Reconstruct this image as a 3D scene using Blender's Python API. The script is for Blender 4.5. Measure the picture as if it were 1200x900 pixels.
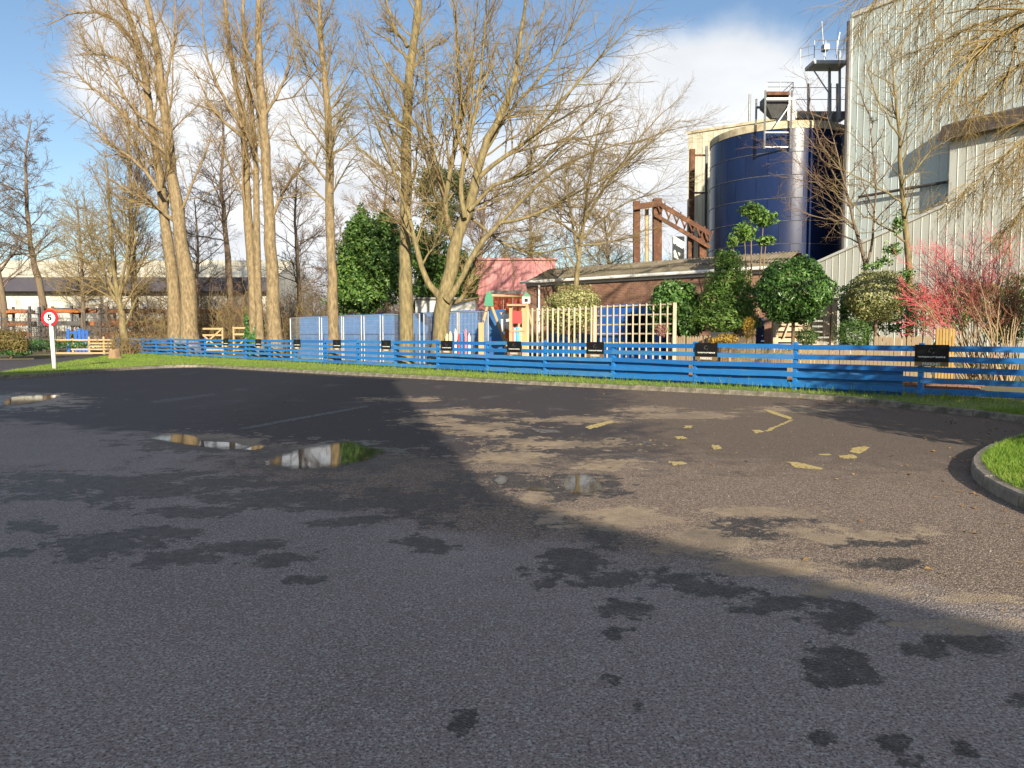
import bpy, math, random
import numpy as np
from mathutils import Vector, Matrix

for o in list(bpy.data.objects):
    bpy.data.objects.remove(o, do_unlink=True)
SC = bpy.context.scene
COL = SC.collection
PI = math.pi
R = math.radians

# ------------------------------------------------------------------ camera
F, CU, CV, CAMZ = 889.0, 600.0, 450.0, 1.55      # photograph: 1200 x 900
PITCH = math.atan(57.0 / F)
cam_d = bpy.data.cameras.new('camera')
cam_d.sensor_width = 36.0
cam_d.lens = 36.0 * F / 1200.0
cam_d.clip_start = 0.05
cam_d.clip_end = 3000
cam = bpy.data.objects.new('camera', cam_d)
cam.location = (0, 0, CAMZ)
cam.rotation_euler = (PI / 2 - PITCH, 0, 0)
COL.objects.link(cam)
SC.camera = cam

# ------------------------------------------------------------------ sky, sun, exposure
SUN_AZ, SUN_EL = R(12), R(18)                    # sun behind the camera, a little to its right
TO_SUN = Vector((math.sin(SUN_AZ) * math.cos(SUN_EL), -math.cos(SUN_AZ) * math.cos(SUN_EL), math.sin(SUN_EL)))
W = bpy.data.worlds.new('World')
SC.world = W
W.use_nodes = True
nt = W.node_tree
nt.nodes.clear()
def wn(t, **k):
    n = nt.nodes.new(t)
    for a, b in k.items():
        setattr(n, a, b)
    return n
def wmath(op, a, b=None, c=None):
    n = wn('ShaderNodeMath', operation=op)
    for i, x in enumerate((a, b, c)):
        if x is None: continue
        if isinstance(x, (int, float)): n.inputs[i].default_value = x
        else: nt.links.new(x, n.inputs[i])
    return n.outputs[0]
sky = wn('ShaderNodeTexSky', sky_type='NISHITA')
sky.sun_disc = False
sky.sun_elevation = SUN_EL
sky.sun_rotation = PI - SUN_AZ
sky.air_density = 1.0
sky.dust_density = 0.6
sky.ozone_density = 2.2
tc = wn('ShaderNodeTexCoord')
sep = wn('ShaderNodeSeparateXYZ')
nt.links.new(tc.outputs['Generated'], sep.inputs[0])
zz = wmath('ADD', wmath('MAXIMUM', sep.outputs[2], 0.0), 0.22)
cx_ = wmath('DIVIDE', sep.outputs[0], zz)
cy_ = wmath('DIVIDE', sep.outputs[1], zz)
comb = wn('ShaderNodeCombineXYZ')
nt.links.new(cx_, comb.inputs[0]); nt.links.new(cy_, comb.inputs[1])
comb.inputs[2].default_value = 3.1
nz = wn('ShaderNodeTexNoise')
nz.inputs['Scale'].default_value = 0.85
nz.inputs['Detail'].default_value = 9
nz.inputs['Roughness'].default_value = 0.60
nz.inputs['Distortion'].default_value = 0.25
nt.links.new(comb.outputs[0], nz.inputs['Vector'])
def blob(u, v, width, amt):
    d = Vector((( u - CU) / F, 1.0, (393 - v) / F)).normalized()
    n = wn('ShaderNodeVectorMath', operation='DOT_PRODUCT')
    nt.links.new(tc.outputs['Generated'], n.inputs[0])
    n.inputs[1].default_value = d
    mr = wn('ShaderNodeMapRange', interpolation_type='SMOOTHSTEP')
    mr.inputs['From Min'].default_value = math.cos(R(width))
    mr.inputs['From Max'].default_value = 1.0
    mr.inputs['To Max'].default_value = amt
    nt.links.new(n.outputs['Value'], mr.inputs['Value'])
    return mr.outputs[0]
m = nz.outputs['Fac']
for b in [(900, 80, 12, .40), (800, 150, 12, .26), (400, 220, 13, .18), (90, 50, 8, .22), (620, 190, 10, .12), (215, 130, 8, .16), (130, 120, 6, .12),
          (915, -30, 11, -.50), (15, 160, 11, -.42), (470, 20, 13, -.34), (275, 0, 7, -.24), (700, 10, 10, -.30), (0, -10, 6, -.2)]:
    m = wmath('ADD', m, blob(*b))
mr = wn('ShaderNodeMapRange', interpolation_type='SMOOTHSTEP')
mr.inputs['From Min'].default_value = 0.40
mr.inputs['From Max'].default_value = 0.64
nt.links.new(m, mr.inputs['Value'])
mix = wn('ShaderNodeMix', data_type='RGBA')
nt.links.new(mr.outputs[0], mix.inputs['Factor'])
nt.links.new(sky.outputs[0], mix.inputs['A'])
nz2 = wn('ShaderNodeTexNoise')
nz2.inputs['Scale'].default_value = 2.2; nz2.inputs['Detail'].default_value = 7
nt.links.new(comb.outputs[0], nz2.inputs['Vector'])
mrc = wn('ShaderNodeMapRange'); mrc.inputs['From Min'].default_value = .32; mrc.inputs['From Max'].default_value = .66
nt.links.new(nz2.outputs['Fac'], mrc.inputs['Value'])
cmix = wn('ShaderNodeMix', data_type='RGBA')
nt.links.new(mrc.outputs[0], cmix.inputs['Factor'])
cmix.inputs['A'].default_value = (4.9, 5.15, 5.5, 1); cmix.inputs['B'].default_value = (6.7, 6.8, 6.9, 1)
nt.links.new(cmix.outputs['Result'], mix.inputs['B'])
bg = wn('ShaderNodeBackground')
bg.inputs['Strength'].default_value = 0.080
nt.links.new(mix.outputs['Result'], bg.inputs['Color'])
wo = wn('ShaderNodeOutputWorld')
nt.links.new(bg.outputs[0], wo.inputs[0])

sun_d = bpy.data.lights.new('sun', 'SUN')
sun_d.energy = 5.0
sun_d.angle = R(0.53)
sun_d.color = (1.0, 0.88, 0.69)
sun = bpy.data.objects.new('sun', sun_d)
sun.rotation_euler = (-TO_SUN).to_track_quat('-Z', 'Y').to_euler()
sun.location = TO_SUN * 200
COL.objects.link(sun)

SC.view_settings.view_transform = 'Standard'
SC.view_settings.look = 'None'
SC.view_settings.gamma = 1
SC.view_settings.exposure = 1.0
SC.view_settings.use_curve_mapping = False
SC.render.engine = 'CYCLES'
SC.cycles.use_denoising = True
SC.cycles.max_bounces = 5
SC.cycles.diffuse_bounces = 3
SC.cycles.glossy_bounces = 3
SC.cycles.transparent_max_bounces = 8
SC.cycles.caustics_reflective = False
SC.cycles.caustics_refractive = False

# ------------------------------------------------------------------ placing: where the photo's rays meet real heights and depths
def ray(u, v):
    a, b = (u - CU) / F, (CV - v) / F
    c, s = math.cos(PITCH), math.sin(PITCH)
    return Vector((a, c + b * s, -s + b * c))
def G(u, v, z=0.0):
    d = ray(u, v)
    t = (z - CAMZ) / d.z
    return Vector((d.x * t, d.y * t, z))
def P(u, v, Y):
    d = ray(u, v)
    t = Y / d.y
    return Vector((d.x * t, Y, CAMZ + d.z * t))

# ------------------------------------------------------------------ materials
MATS = {}
def mat(name, c1, c2=None, scale=6.0, rough=0.8, bump=0.0, bscale=None, spec=0.35, stretch=(1, 1, 1), metal=0.0, detail=5, lo=.35, hi=.65, var=None, dirt=None, coords='Object'):
    """two-colour noise material; var: colour for a per-face attribute 'var'; dirt: (colour, scale, amount)"""
    if name in MATS: return MATS[name]
    m_ = bpy.data.materials.new(name)
    m_.use_nodes = True
    t = m_.node_tree
    p = t.nodes['Principled BSDF']
    p.inputs['Roughness'].default_value = rough
    p.inputs['Specular IOR Level'].default_value = spec
    p.inputs['Metallic'].default_value = metal
    co = t.nodes.new('ShaderNodeTexCoord')
    mp = t.nodes.new('ShaderNodeMapping')
    mp.inputs['Scale'].default_value = stretch
    t.links.new(co.outputs[coords], mp.inputs[0])
    n = t.nodes.new('ShaderNodeTexNoise')
    n.inputs['Scale'].default_value = scale
    n.inputs['Detail'].default_value = detail
    n.inputs['Roughness'].default_value = .6
    t.links.new(mp.outputs[0], n.inputs['Vector'])
    r = t.nodes.new('ShaderNodeMapRange')
    r.inputs['From Min'].default_value = lo
    r.inputs['From Max'].default_value = hi
    t.links.new(n.outputs['Fac'], r.inputs['Value'])
    mx = t.nodes.new('ShaderNodeMix'); mx.data_type = 'RGBA'
    mx.inputs['A'].default_value = (*c1, 1)
    mx.inputs['B'].default_value = (*(c2 or c1), 1)
    t.links.new(r.outputs[0], mx.inputs['Factor'])
    out = mx.outputs['Result']
    if var:
        at = t.nodes.new('ShaderNodeAttribute'); at.attribute_name = 'var'
        m2 = t.nodes.new('ShaderNodeMix'); m2.data_type = 'RGBA'
        t.links.new(at.outputs['Fac'], m2.inputs['Factor'])
        t.links.new(out, m2.inputs['A'])
        m2.inputs['B'].default_value = (*var, 1)
        out = m2.outputs['Result']
    if dirt:
        n2 = t.nodes.new('ShaderNodeTexNoise')
        n2.inputs['Scale'].default_value = dirt[1]; n2.inputs['Detail'].default_value = 6
        t.links.new(mp.outputs[0], n2.inputs['Vector'])
        r2 = t.nodes.new('ShaderNodeMapRange')
        r2.inputs['From Min'].default_value = .5; r2.inputs['From Max'].default_value = .75
        r2.inputs['To Max'].default_value = dirt[2]
        t.links.new(n2.outputs['Fac'], r2.inputs['Value'])
        m3 = t.nodes.new('ShaderNodeMix'); m3.data_type = 'RGBA'
        t.links.new(r2.outputs[0], m3.inputs['Factor'])
        t.links.new(out, m3.inputs['A'])
        m3.inputs['B'].default_value = (*dirt[0], 1)
        out = m3.outputs['Result']
    t.links.new(out, p.inputs['Base Color'])
    if bump:
        bn = t.nodes.new('ShaderNodeTexNoise')
        bn.inputs['Scale'].default_value = bscale or scale * 4
        bn.inputs['Detail'].default_value = 4
        t.links.new(mp.outputs[0], bn.inputs['Vector'])
        bp = t.nodes.new('ShaderNodeBump')
        bp.inputs['Strength'].default_value = bump
        bp.inputs['Distance'].default_value = 0.02
        t.links.new(bn.outputs['Fac'], bp.inputs['Height'])
        t.links.new(bp.outputs[0], p.inputs['Normal'])
    MATS[name] = m_
    return m_

def leaf_mat(name, c1, c2, rough=.45, spec=.4, trans=.25):
    if name in MATS: return MATS[name]
    m_ = mat(name, c1, c1, 1.0, rough, spec=spec, var=c2)
    t = m_.node_tree
    p = t.nodes['Principled BSDF']
    src = p.inputs['Base Color'].links[0].from_socket
    tr = t.nodes.new('ShaderNodeBsdfTranslucent')
    t.links.new(src, tr.inputs['Color'])
    ms = t.nodes.new('ShaderNodeMixShader')
    ms.inputs[0].default_value = trans
    t.links.new(p.outputs[0], ms.inputs[1]); t.links.new(tr.outputs[0], ms.inputs[2])
    t.links.new(ms.outputs[0], t.nodes['Material Output'].inputs[0])
    return m_

# ------------------------------------------------------------------ mesh building
def tag(o, label=None, cat=None, group=None, kind=None):
    if label: o['label'] = label
    if cat: o['category'] = cat
    if group: o['group'] = group
    if kind: o['kind'] = kind
    return o
def empty(name, loc, label=None, cat=None, group=None, rz=0):
    o = bpy.data.objects.new(name, None)
    o.empty_display_size = .2
    o.location = loc
    o.rotation_euler = (0, 0, rz)
    COL.objects.link(o)
    return tag(o, label, cat, group)
def link(name, me, parent=None, loc=(0, 0, 0), rot=(0, 0, 0), scale=(1, 1, 1)):
    o = bpy.data.objects.new(name, me)
    o.location = loc
    o.rotation_euler = rot
    o.scale = scale
    if parent is not None: o.parent = parent
    COL.objects.link(o)
    return o
BOXF = [(0, 3, 2, 1), (4, 5, 6, 7), (0, 1, 5, 4), (1, 2, 6, 5), (2, 3, 7, 6), (3, 0, 4, 7)]
class MB:
    def __init__(s, org=(0, 0, 0)):
        s.v = []; s.f = []; s.o = Vector(org)
    def add(s, vs, fs):
        b = len(s.v)
        s.v += [tuple(Vector(x) - s.o) for x in vs]
        s.f += [tuple(i + b for i in f) for f in fs]
        return s
    def box(s, x0, x1, y0, y1, z0, z1):
        return s.add([(x0, y0, z0), (x1, y0, z0), (x1, y1, z0), (x0, y1, z0), (x0, y0, z1), (x1, y0, z1), (x1, y1, z1), (x0, y1, z1)], BOXF)
    def bar(s, a, b, w, h, up=(0, 0, 1)):
        a, b = Vector(a), Vector(b)
        d = (b - a).normalized()
        u = Vector(up)
        if abs(d.dot(u)) > .95: u = Vector((0, 1, 0))
        x = d.cross(u).normalized(); y = x.cross(d).normalized()
        vs = []
        for p in (a, b):
            for i, j in ((-1, -1), (1, -1), (1, 1), (-1, 1)):
                vs.append(p + x * (i * w / 2) + y * (j * h / 2))
        return s.add(vs, [(0, 1, 2, 3), (7, 6, 5, 4), (0, 4, 5, 1), (1, 5, 6, 2), (2, 6, 7, 3), (3, 7, 4, 0)])
    def tube(s, pts, rad, n=8, cap=True):
        pts = [Vector(p) for p in pts]
        if not isinstance(rad, (list, tuple)): rad = [rad] * len(pts)
        vs, fs = [], []
        ref = None
        for i, p in enumerate(pts):
            d = (pts[min(i + 1, len(pts) - 1)] - pts[max(i - 1, 0)]).normalized()
            if ref is None:
                ref = d.cross(Vector((0, 0, 1)) if abs(d.z) < .9 else Vector((1, 0, 0))).normalized()
            x = (ref - d * ref.dot(d)).normalized(); y = d.cross(x)
            for k in range(n):
                a = 2 * PI * k / n
                vs.append(p + (x * math.cos(a) + y * math.sin(a)) * rad[i])
        for i in range(len(pts) - 1):
            for k in range(n):
                fs.append((i * n + k, i * n + (k + 1) % n, (i + 1) * n + (k + 1) % n, (i + 1) * n + k))
        if cap:
            fs.append(tuple(range(n))[::-1]); fs.append(tuple(range((len(pts) - 1) * n, len(pts) * n)))
        return s.add(vs, fs)
    def prism(s, poly, z0, z1):
        n = len(poly)
        vs = [(p[0], p[1], z0) for p in poly] + [(p[0], p[1], z1) for p in poly]
        fs = [tuple(range(n))[::-1], tuple(range(n, 2 * n))] + [(i, (i + 1) % n, n + (i + 1) % n, n + i) for i in range(n)]
        return s.add(vs, fs)
    def mesh(s, name, m_, smooth=False):
        me = bpy.data.meshes.new(name)
        me.from_pydata(s.v, [], s.f)
        if m_: me.materials.append(m_)
        if smooth: me.polygons.foreach_set('use_smooth', [True] * len(me.polygons))
        me.update()
        return me
    def build(s, name, m_, parent=None, smooth=False, bevel=0, loc=None):
        o = link(name, s.mesh(name, m_, smooth), parent, loc if loc is not None else ((0, 0, 0) if parent else s.o))
        if bevel:
            b = o.modifiers.new('bevel', 'BEVEL'); b.width = bevel; b.segments = 2; b.limit_method = 'ANGLE'
        return o
def np_mesh(name, V, Fq, m_, var=None, smooth=False, mats=None, midx=None):
    """V (N,3), Fq (M,k) with k = 3 or 4"""
    me = bpy.data.meshes.new(name)
    k = Fq.shape[1]
    me.vertices.add(len(V)); me.vertices.foreach_set('co', np.ascontiguousarray(V, np.float32).ravel())
    me.loops.add(Fq.size); me.loops.foreach_set('vertex_index', np.ascontiguousarray(Fq, np.int32).ravel())
    me.polygons.add(len(Fq))
    me.polygons.foreach_set('loop_start', np.arange(0, Fq.size, k, dtype=np.int32))
    me.polygons.foreach_set('loop_total', np.full(len(Fq), k, np.int32))
    if smooth: me.polygons.foreach_set('use_smooth', np.ones(len(Fq), bool))
    for x in (mats or [m_]): me.materials.append(x)
    if midx is not None: me.polygons.foreach_set('material_index', np.ascontiguousarray(midx, np.int32))
    me.update(calc_edges=True)
    if var is not None:
        at = me.attributes.new('var', 'FLOAT', 'FACE'); at.data.foreach_set('value', np.ascontiguousarray(var, np.float32))
    return me

def nrm(a):
    return a / np.maximum(np.linalg.norm(a, axis=-1, keepdims=True), 1e-9)
def np_tubes(pts, rad, sides):
    """pts (B,n,3) rad (B,n) -> verts, quads"""
    B, n, _ = pts.shape
    T = np.empty_like(pts)
    T[:, 1:-1] = pts[:, 2:] - pts[:, :-2]; T[:, 0] = pts[:, 1] - pts[:, 0]; T[:, -1] = pts[:, -1] - pts[:, -2]
    T = nrm(T)
    mean = nrm(pts[:, -1] - pts[:, 0])
    up = np.where(np.abs(mean[:, 2:3]) > .8, np.array([[1., 0, 0]]), np.array([[0, 0, 1.]]))
    ref = nrm(np.cross(mean, up))[:, None, :]
    X = nrm(ref - T * np.sum(ref * T, -1, keepdims=True)); Y = np.cross(T, X)
    a = np.arange(sides) * 2 * PI / sides
    V = pts[:, :, None, :] + rad[:, :, None, None] * (X[:, :, None, :] * np.cos(a)[None, None, :, None] + Y[:, :, None, :] * np.sin(a)[None, None, :, None])
    idx = np.arange(B * n * sides).reshape(B, n, sides)
    i2 = np.roll(idx, -1, axis=2)
    Fq = np.stack([idx[:, :-1], i2[:, :-1], i2[:, 1:], idx[:, 1:]], -1).reshape(-1, 4)
    return V.reshape(-1, 3), Fq
def np_spikes(pts, rad):
    """three-sided tapering twigs from first to last point, as quads with a doubled corner kept out: triangles"""
    a, b = pts[:, 0], pts[:, -1]
    d = nrm(b - a)
    up = np.where(np.abs(d[:, 2:3]) > .8, np.array([[1., 0, 0]]), np.array([[0, 0, 1.]]))
    x = nrm(np.cross(d, up)); y = np.cross(d, x)
    r = rad[:, :1]
    V = np.stack([a + x * r, a + (-.5 * x + .87 * y) * r, a + (-.5 * x - .87 * y) * r, b], 1).reshape(-1, 3)
    i = np.arange(len(a))[:, None] * 4
    return V, np.concatenate([i + np.array([[0, 1, 3]]), i + np.array([[1, 2, 3]]), i + np.array([[2, 0, 3]])], 1).reshape(-1, 3)
def tri(parts):
    """mixed quad / triangle parts -> triangles"""
    out = []
    for V, Fq in parts:
        if Fq.shape[1] == 4: Fq = np.concatenate([Fq[:, [0, 1, 2]], Fq[:, [0, 2, 3]]])
        out.append((V, Fq))
    return merge(out)
def merge(parts):
    Vs, Fs, b = [], [], 0
    for V, Fq in parts:
        Vs.append(V); Fs.append(Fq + b); b += len(V)
    return np.concatenate(Vs), np.concatenate(Fs)
def resample(pts, n):
    p = np.array([tuple(x) for x in pts], float)
    if len(p) == 2:
        t = np.linspace(0, 1, n)[:, None]; return p[0] * (1 - t) + p[1] * t
    q = np.concatenate([[2 * p[0] - p[1]], p, [2 * p[-1] - p[-2]]])
    out = []
    for s in np.linspace(0, len(p) - 1 - 1e-6, n):
        i = int(s); t = s - i
        a, b, c, d = q[i], q[i + 1], q[i + 2], q[i + 3]
        out.append(.5 * ((2 * b) + (-a + c) * t + (2 * a - 5 * b + 4 * c - d) * t * t + (-a + 3 * b - 3 * c + d) * t ** 3))
    return np.array(out)

# ------------------------------------------------------------------ bare trees
def lvl(rng, st, dr, ln, r0, n, curl, trop, tip=.35):
    B = len(st)
    pts = np.empty((B, n, 3)); pts[:, 0] = st
    d = nrm(dr)
    for i in range(1, n):
        d = nrm(d + curl * rng.normal(size=(B, 3)) + np.asarray(trop)[None, :])
        pts[:, i] = pts[:, i - 1] + d * (ln / (n - 1))[:, None]
    t = np.linspace(0, 1, n)[None, :]
    return pts, r0[:, None] * (1 - (1 - tip) * t)
def spawn(rng, pts, rad, nch, t0, t1, ang, angj, ratio, rr, rmin, lens=None, bias=None):
    B, n, _ = pts.shape
    if lens is None: lens = np.linalg.norm(np.diff(pts, axis=1), axis=-1).sum(1)
    t = t0 + (t1 - t0) * (np.arange(nch)[None, :] + rng.random((B, nch))) / nch
    s = t * (n - 1); i = np.minimum(s.astype(int), n - 2); f = (s - i)[..., None]
    bi = np.arange(B)[:, None]
    pos = pts[bi, i] * (1 - f) + pts[bi, i + 1] * f
    T = nrm(pts[bi, i + 1] - pts[bi, i])
    rp = rad[bi, i] * (1 - f[..., 0]) + rad[bi, i + 1] * f[..., 0]
    rv = rng.normal(size=T.shape)
    if bias is not None: rv = rv + np.asarray(bias)
    perp = nrm(rv - T * np.sum(rv * T, -1, keepdims=True))
    A = np.radians(ang + angj * rng.normal(size=t.shape))[..., None]
    d = T * np.cos(A) + perp * np.sin(A)
    L = lens[:, None] * ratio * (1.1 - .65 * t) * (.6 + .8 * rng.random(t.shape))
    r = np.clip(rp * rr, rmin, None) * (.8 + .4 * rng.random(t.shape))
    return pos.reshape(-1, 3), d.reshape(-1, 3), L.reshape(-1), r.reshape(-1)

def bare_tree(name, label, trunks, limbs, bark, twigm, seed, lv, group='bare winter trees', twig_r=.007, tropl=.06, tropt=.03, bias=None, base=None, cat='tree'):
    """trunks / limbs: [(points, r0, r1)] world; lv: number of children per level, lv = (limbs per trunk, branches, twigs, fine, limb length m, t0, limb angle)"""
    rng = np.random.default_rng(seed)
    if base is None: base = trunks[0][0][0]
    org = np.array(tuple(base))
    root = empty(name, base, label, cat, group)
    tp, trunk_lines = [], []
    for pts, r0, r1 in trunks:
        n = 22
        q = resample(pts, n)
        t = np.linspace(0, 1, n)
        rad = r0 + (r1 - r0) * t ** .8
        rad = rad * (1 + .05 * rng.normal(size=n))
        rad[0] *= 1.28; rad[1] *= 1.08
        q[1:] += rng.normal(size=(n - 1, 3)) * r0 * .06
        trunk_lines.append((q, rad))
        tp.append(np_tubes(q[None], rad[None], 12))
    nl, nb, ntw, nf, LL, t0, ang = lv
    lim = []
    for pts, r0, r1 in limbs:
        q = resample(pts, 14); t = np.linspace(0, 1, 14)
        rad = r0 + (r1 - r0) * t
        q[1:] += rng.normal(size=(13, 3)) * .03
        lim.append((q, rad)); tp.append(np_tubes(q[None], rad[None], 8))
    V, Fq = merge(tp)
    link('trunk', np_mesh('trunk', V - org, Fq, bark, smooth=True), root)
    cp = []
    S = [[], [], [], []]
    for q, rad in trunk_lines:
        a = spawn(rng, q[None], rad[None], nl, t0, .985, ang, 8, 1, .32, .025, lens=np.array([LL]), bias=bias)
        for k in range(4): S[k].append(a[k])
    pl = []
    if nl:
        st, dr, ln, r = [np.concatenate(x) for x in S]
        r = np.minimum(r, .012 + ln * .014)
        L1 = lvl(rng, st, dr, ln, r, 9, .10, (0, 0, tropl), .3)
        cp.append(np_tubes(*L1, 6)); pl.append(L1)
    if lim:
        for q, rad in lim:
            pass
        q9 = np.stack([resample(q, 9) for q, _ in lim]); r9 = np.stack([np.interp(np.linspace(0, 1, 9), np.linspace(0, 1, 14), rd) for _, rd in lim])
        pl.append((q9, r9))
    p1 = np.concatenate([x[0] for x in pl]); r1_ = np.concatenate([x[1] for x in pl])
    if nb:
        a = spawn(rng, p1, r1_, nb, .18, 1, 38, 12, .48, .5, twig_r * 1.6)
        L2 = lvl(rng, *a[:3], a[3], 5, .14, (0, 0, tropl), .35)
        cp.append(np_tubes(*L2, 3))
        if lim:                                   # long explicit limbs carry extra branches
            q9, r9 = pl[-1]
            a = spawn(rng, q9, r9, nb, .15, 1, 42, 14, .42, .45, twig_r * 1.6)
            Lx = lvl(rng, *a[:3], a[3], 5, .14, (0, 0, tropl), .35)
            cp.append(np_tubes(*Lx, 3))
            L2 = (np.concatenate([L2[0], Lx[0]]), np.concatenate([L2[1], Lx[1]]))
        if ntw:
            a = spawn(rng, *L2, ntw, .15, 1, 36, 14, .5, .6, twig_r)
            L3 = lvl(rng, *a[:3], a[3], 3, .18, (0, 0, tropt), .5)
            cp.append(np_tubes(*L3, 3))
            if nf:
                a = spawn(rng, *L3, nf, .2, 1, 34, 14, .55, .7, twig_r * .8)
                L4 = lvl(rng, *a[:3], a[3], 2, .16, (0, 0, tropt), .5)
                cp.append(np_spikes(L4[0], L4[1] * 1.15))
    V, Fq = tri(cp)
    link('crown', np_mesh('crown', V - org, Fq, twigm, smooth=True), root)
    return root

# ------------------------------------------------------------------ leaves
def leaf_geo(rng, pos, nor, size, aspect=.5, fold=.25):
    N = len(pos)
    nor = nrm(nor)
    t = nrm(np.cross(nor, rng.normal(size=(N, 3)))); b = np.cross(nor, t)
    s = (size * (.65 + .7 * rng.random(N)))[:, None]
    V = np.stack([pos - t * s * .5, pos + b * s * aspect * .5 + nor * s * fold * .3, pos + t * s * .5 - nor * s * fold * .4, pos - b * s * aspect * .5 + nor * s * fold * .3], 1)
    i = np.arange(N)[:, None] * 4
    Fq = np.concatenate([i + np.array([[0, 1, 2]]), i + np.array([[0, 2, 3]])], 1).reshape(-1, 3)
    return V.reshape(-1, 3), Fq
def ball_points(rng, c, r, n, shell=.7, lump=.08):
    d = nrm(rng.normal(size=(n, 3)))
    ph = rng.random(6) * 6
    l = 1 + lump * (np.sin(d[:, 0] * 7 + ph[0]) + np.sin(d[:, 1] * 6 + ph[1]) + np.sin(d[:, 2] * 7 + ph[2]) + np.sin((d[:, 0] + d[:, 2]) * 11 + ph[3]))
    rad = (shell + (1 - shell) * rng.random(n) ** .6) * l
    return np.array(c)[None] + d * rad[:, None] * np.array(r)[None], nrm(d / np.array(r)[None])
def leafy(name, label, cat, base, balls, n, size, m_, seed, stems=(), stem_m=None, aspect=.5, shell=.62, jit=.55, group=None, lump=.08, part='crown', extra=None):
    rng = np.random.default_rng(seed)
    root = empty(name, base, label, cat, group)
    org = np.array(tuple(base))
    vol = np.array([b[1][0] * b[1][2] + b[1][1] * b[1][2] for b in balls]); vol = vol / vol.sum()
    Pn, Nn = [], []
    for (c, r), w in zip(balls, vol):
        p, q = ball_points(rng, tuple(c), r, max(30, int(n * w)), shell, lump)
        Pn.append(p); Nn.append(q)
    Pn = np.concatenate(Pn); Nn = np.concatenate(Nn)
    k = Pn[:, 2] > org[2] + .02
    Pn, Nn = Pn[k], Nn[k]
    V, Fq = leaf_geo(rng, Pn, Nn + jit * rng.normal(size=Nn.shape) + np.array([0, 0, .25]), np.full(len(Pn), size), aspect)
    var = np.repeat(rng.random(len(Pn)) ** 1.3, 2)
    link(part, np_mesh(part, V - org, Fq, m_, var), root)
    if stems:
        mb = MB(base)
        for pts, r0, r1 in stems:
            q = resample(pts, 6)
            mb.tube([tuple(x) for x in q], [r0 + (r1 - r0) * i / 5 for i in range(6)], 7)
        mb.build('trunk', stem_m, root, smooth=True)
    return root

# ================================================================== GROUND
rng0 = np.random.default_rng(11)
# fence line: origin = the post by the rightmost sign, running left and away
FA = Vector((9.56, 17.71, 0)); FD = Vector((-.684, .730, 0)); FB = Vector((.730, .684, 0))   # along / behind
FSTEP = 3.07
def fpt(s, back=0, z=0): return FA + FD * s + FB * back + Vector((0, 0, z))
VERGE_Z = .12

soil = mat('leaf_litter', (.095, .07, .042), (.07, .075, .03), 1.4, .95, .5, 25, dirt=((.13, .09, .05), .5, .7))
MB().add([(-900, -300, -.03), (900, -300, -.03), (900, 1500, -.03), (-900, 1500, -.03)], [(0, 1, 2, 3)]).build('ground', soil)
tag(bpy.data.objects['ground'], kind='structure')

# kerb line of the car park, from the left tip round to the right island
KERB = [(-22.6, 36.5), (-20.6, 31.0), (-19.6, 28.2), (-18.9, 27.2), (-18.1, 27.1), (-17.6, 28.2), (-17.5, 31.3), (-17.2, 34.2), (-16.4, 36.4), (-15.2, 36.85), (-13.5, 35.6), (-10, 32.55), (-5, 28.4), (0, 24.25),
        (3.5, 21.55), (5.8, 19.75), (7.0, 18.75), (7.75, 17.75), (8.2, 16.4), (8.55, 15.2), (8.95, 14.0), (9.0, 13.2), (8.6, 12.3), (7.6, 11.2), (6.3, 9.95), (5.5, 9.0), (5.0, 8.15), (4.72, 7.4), (4.55, 6.6), (4.45, 5.6), (4.4, 4.0), (4.4, 1.0), (4.4, -1.5)]
def smooth_line(pts, step):
    q = resample([(x, y, 0) for x, y in pts], len(pts) * 12)
    d = np.concatenate([[0], np.cumsum(np.linalg.norm(np.diff(q, axis=0), axis=1))])
    n = int(d[-1] / step)
    s = np.linspace(0, d[-1], n + 1)
    return np.stack([np.interp(s, d, q[:, i]) for i in range(2)], 1)
KL = smooth_line(KERB, .46)
kn = np.gradient(KL, axis=0); kn = np.stack([-kn[:, 1], kn[:, 0]], 1); kn /= np.linalg.norm(kn, axis=1)[:, None]   # to the left of travel = grass side

# grass behind the kerb, up to and under the fence, and the island on the right
grass_soil = mat('turf', (.13, .18, .04), (.17, .19, .05), 3, .95, .6, 40, dirt=((.12, .09, .05), 1.3, .8))
inner = KL + kn * .11
# the verge polygon as a strip-triangulated sheet: inner kerb line + far boundary behind the fence
far_pts = [(4.6 + 40, -1.5), (60, 10), (70, 60), (40, 75), (-10, 80), (-33.5, 66), (-32.6, 62), (-29, 55), (-25.2, 44)]
import bmesh
bm = bmesh.new()
loop = [bm.verts.new((x, y, VERGE_Z)) for x, y in inner] + [bm.verts.new((x, y, VERGE_Z)) for x, y in far_pts]
ee = [bm.edges.new((loop[i], loop[(i + 1) % len(loop)])) for i in range(len(loop))]
bmesh.ops.triangle_fill(bm, edges=ee, use_beauty=True, normal=(0, 0, 1))
me = bpy.data.meshes.new('grass_verge'); bm.to_mesh(me); bm.free(); me.materials.append(grass_soil)
tag(link('grass_verge', me), kind='structure')
# edge of the verge down to the road on the left
mb = MB()
edge = [tuple(inner[0]), (-25.2, 44), (-29, 55), (-32.6, 62), (-33.5, 66)]
for a, b in zip(edge[:-1], edge[1:]):
    mb.add([(a[0], a[1], VERGE_Z), (b[0], b[1], VERGE_Z), (b[0] - .35, b[1] - .05, -.02), (a[0] - .35, a[1] - .05, -.02)], [(0, 1, 2, 3)])
tag(mb.build('verge_bank', grass_soil), kind='structure')
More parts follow.
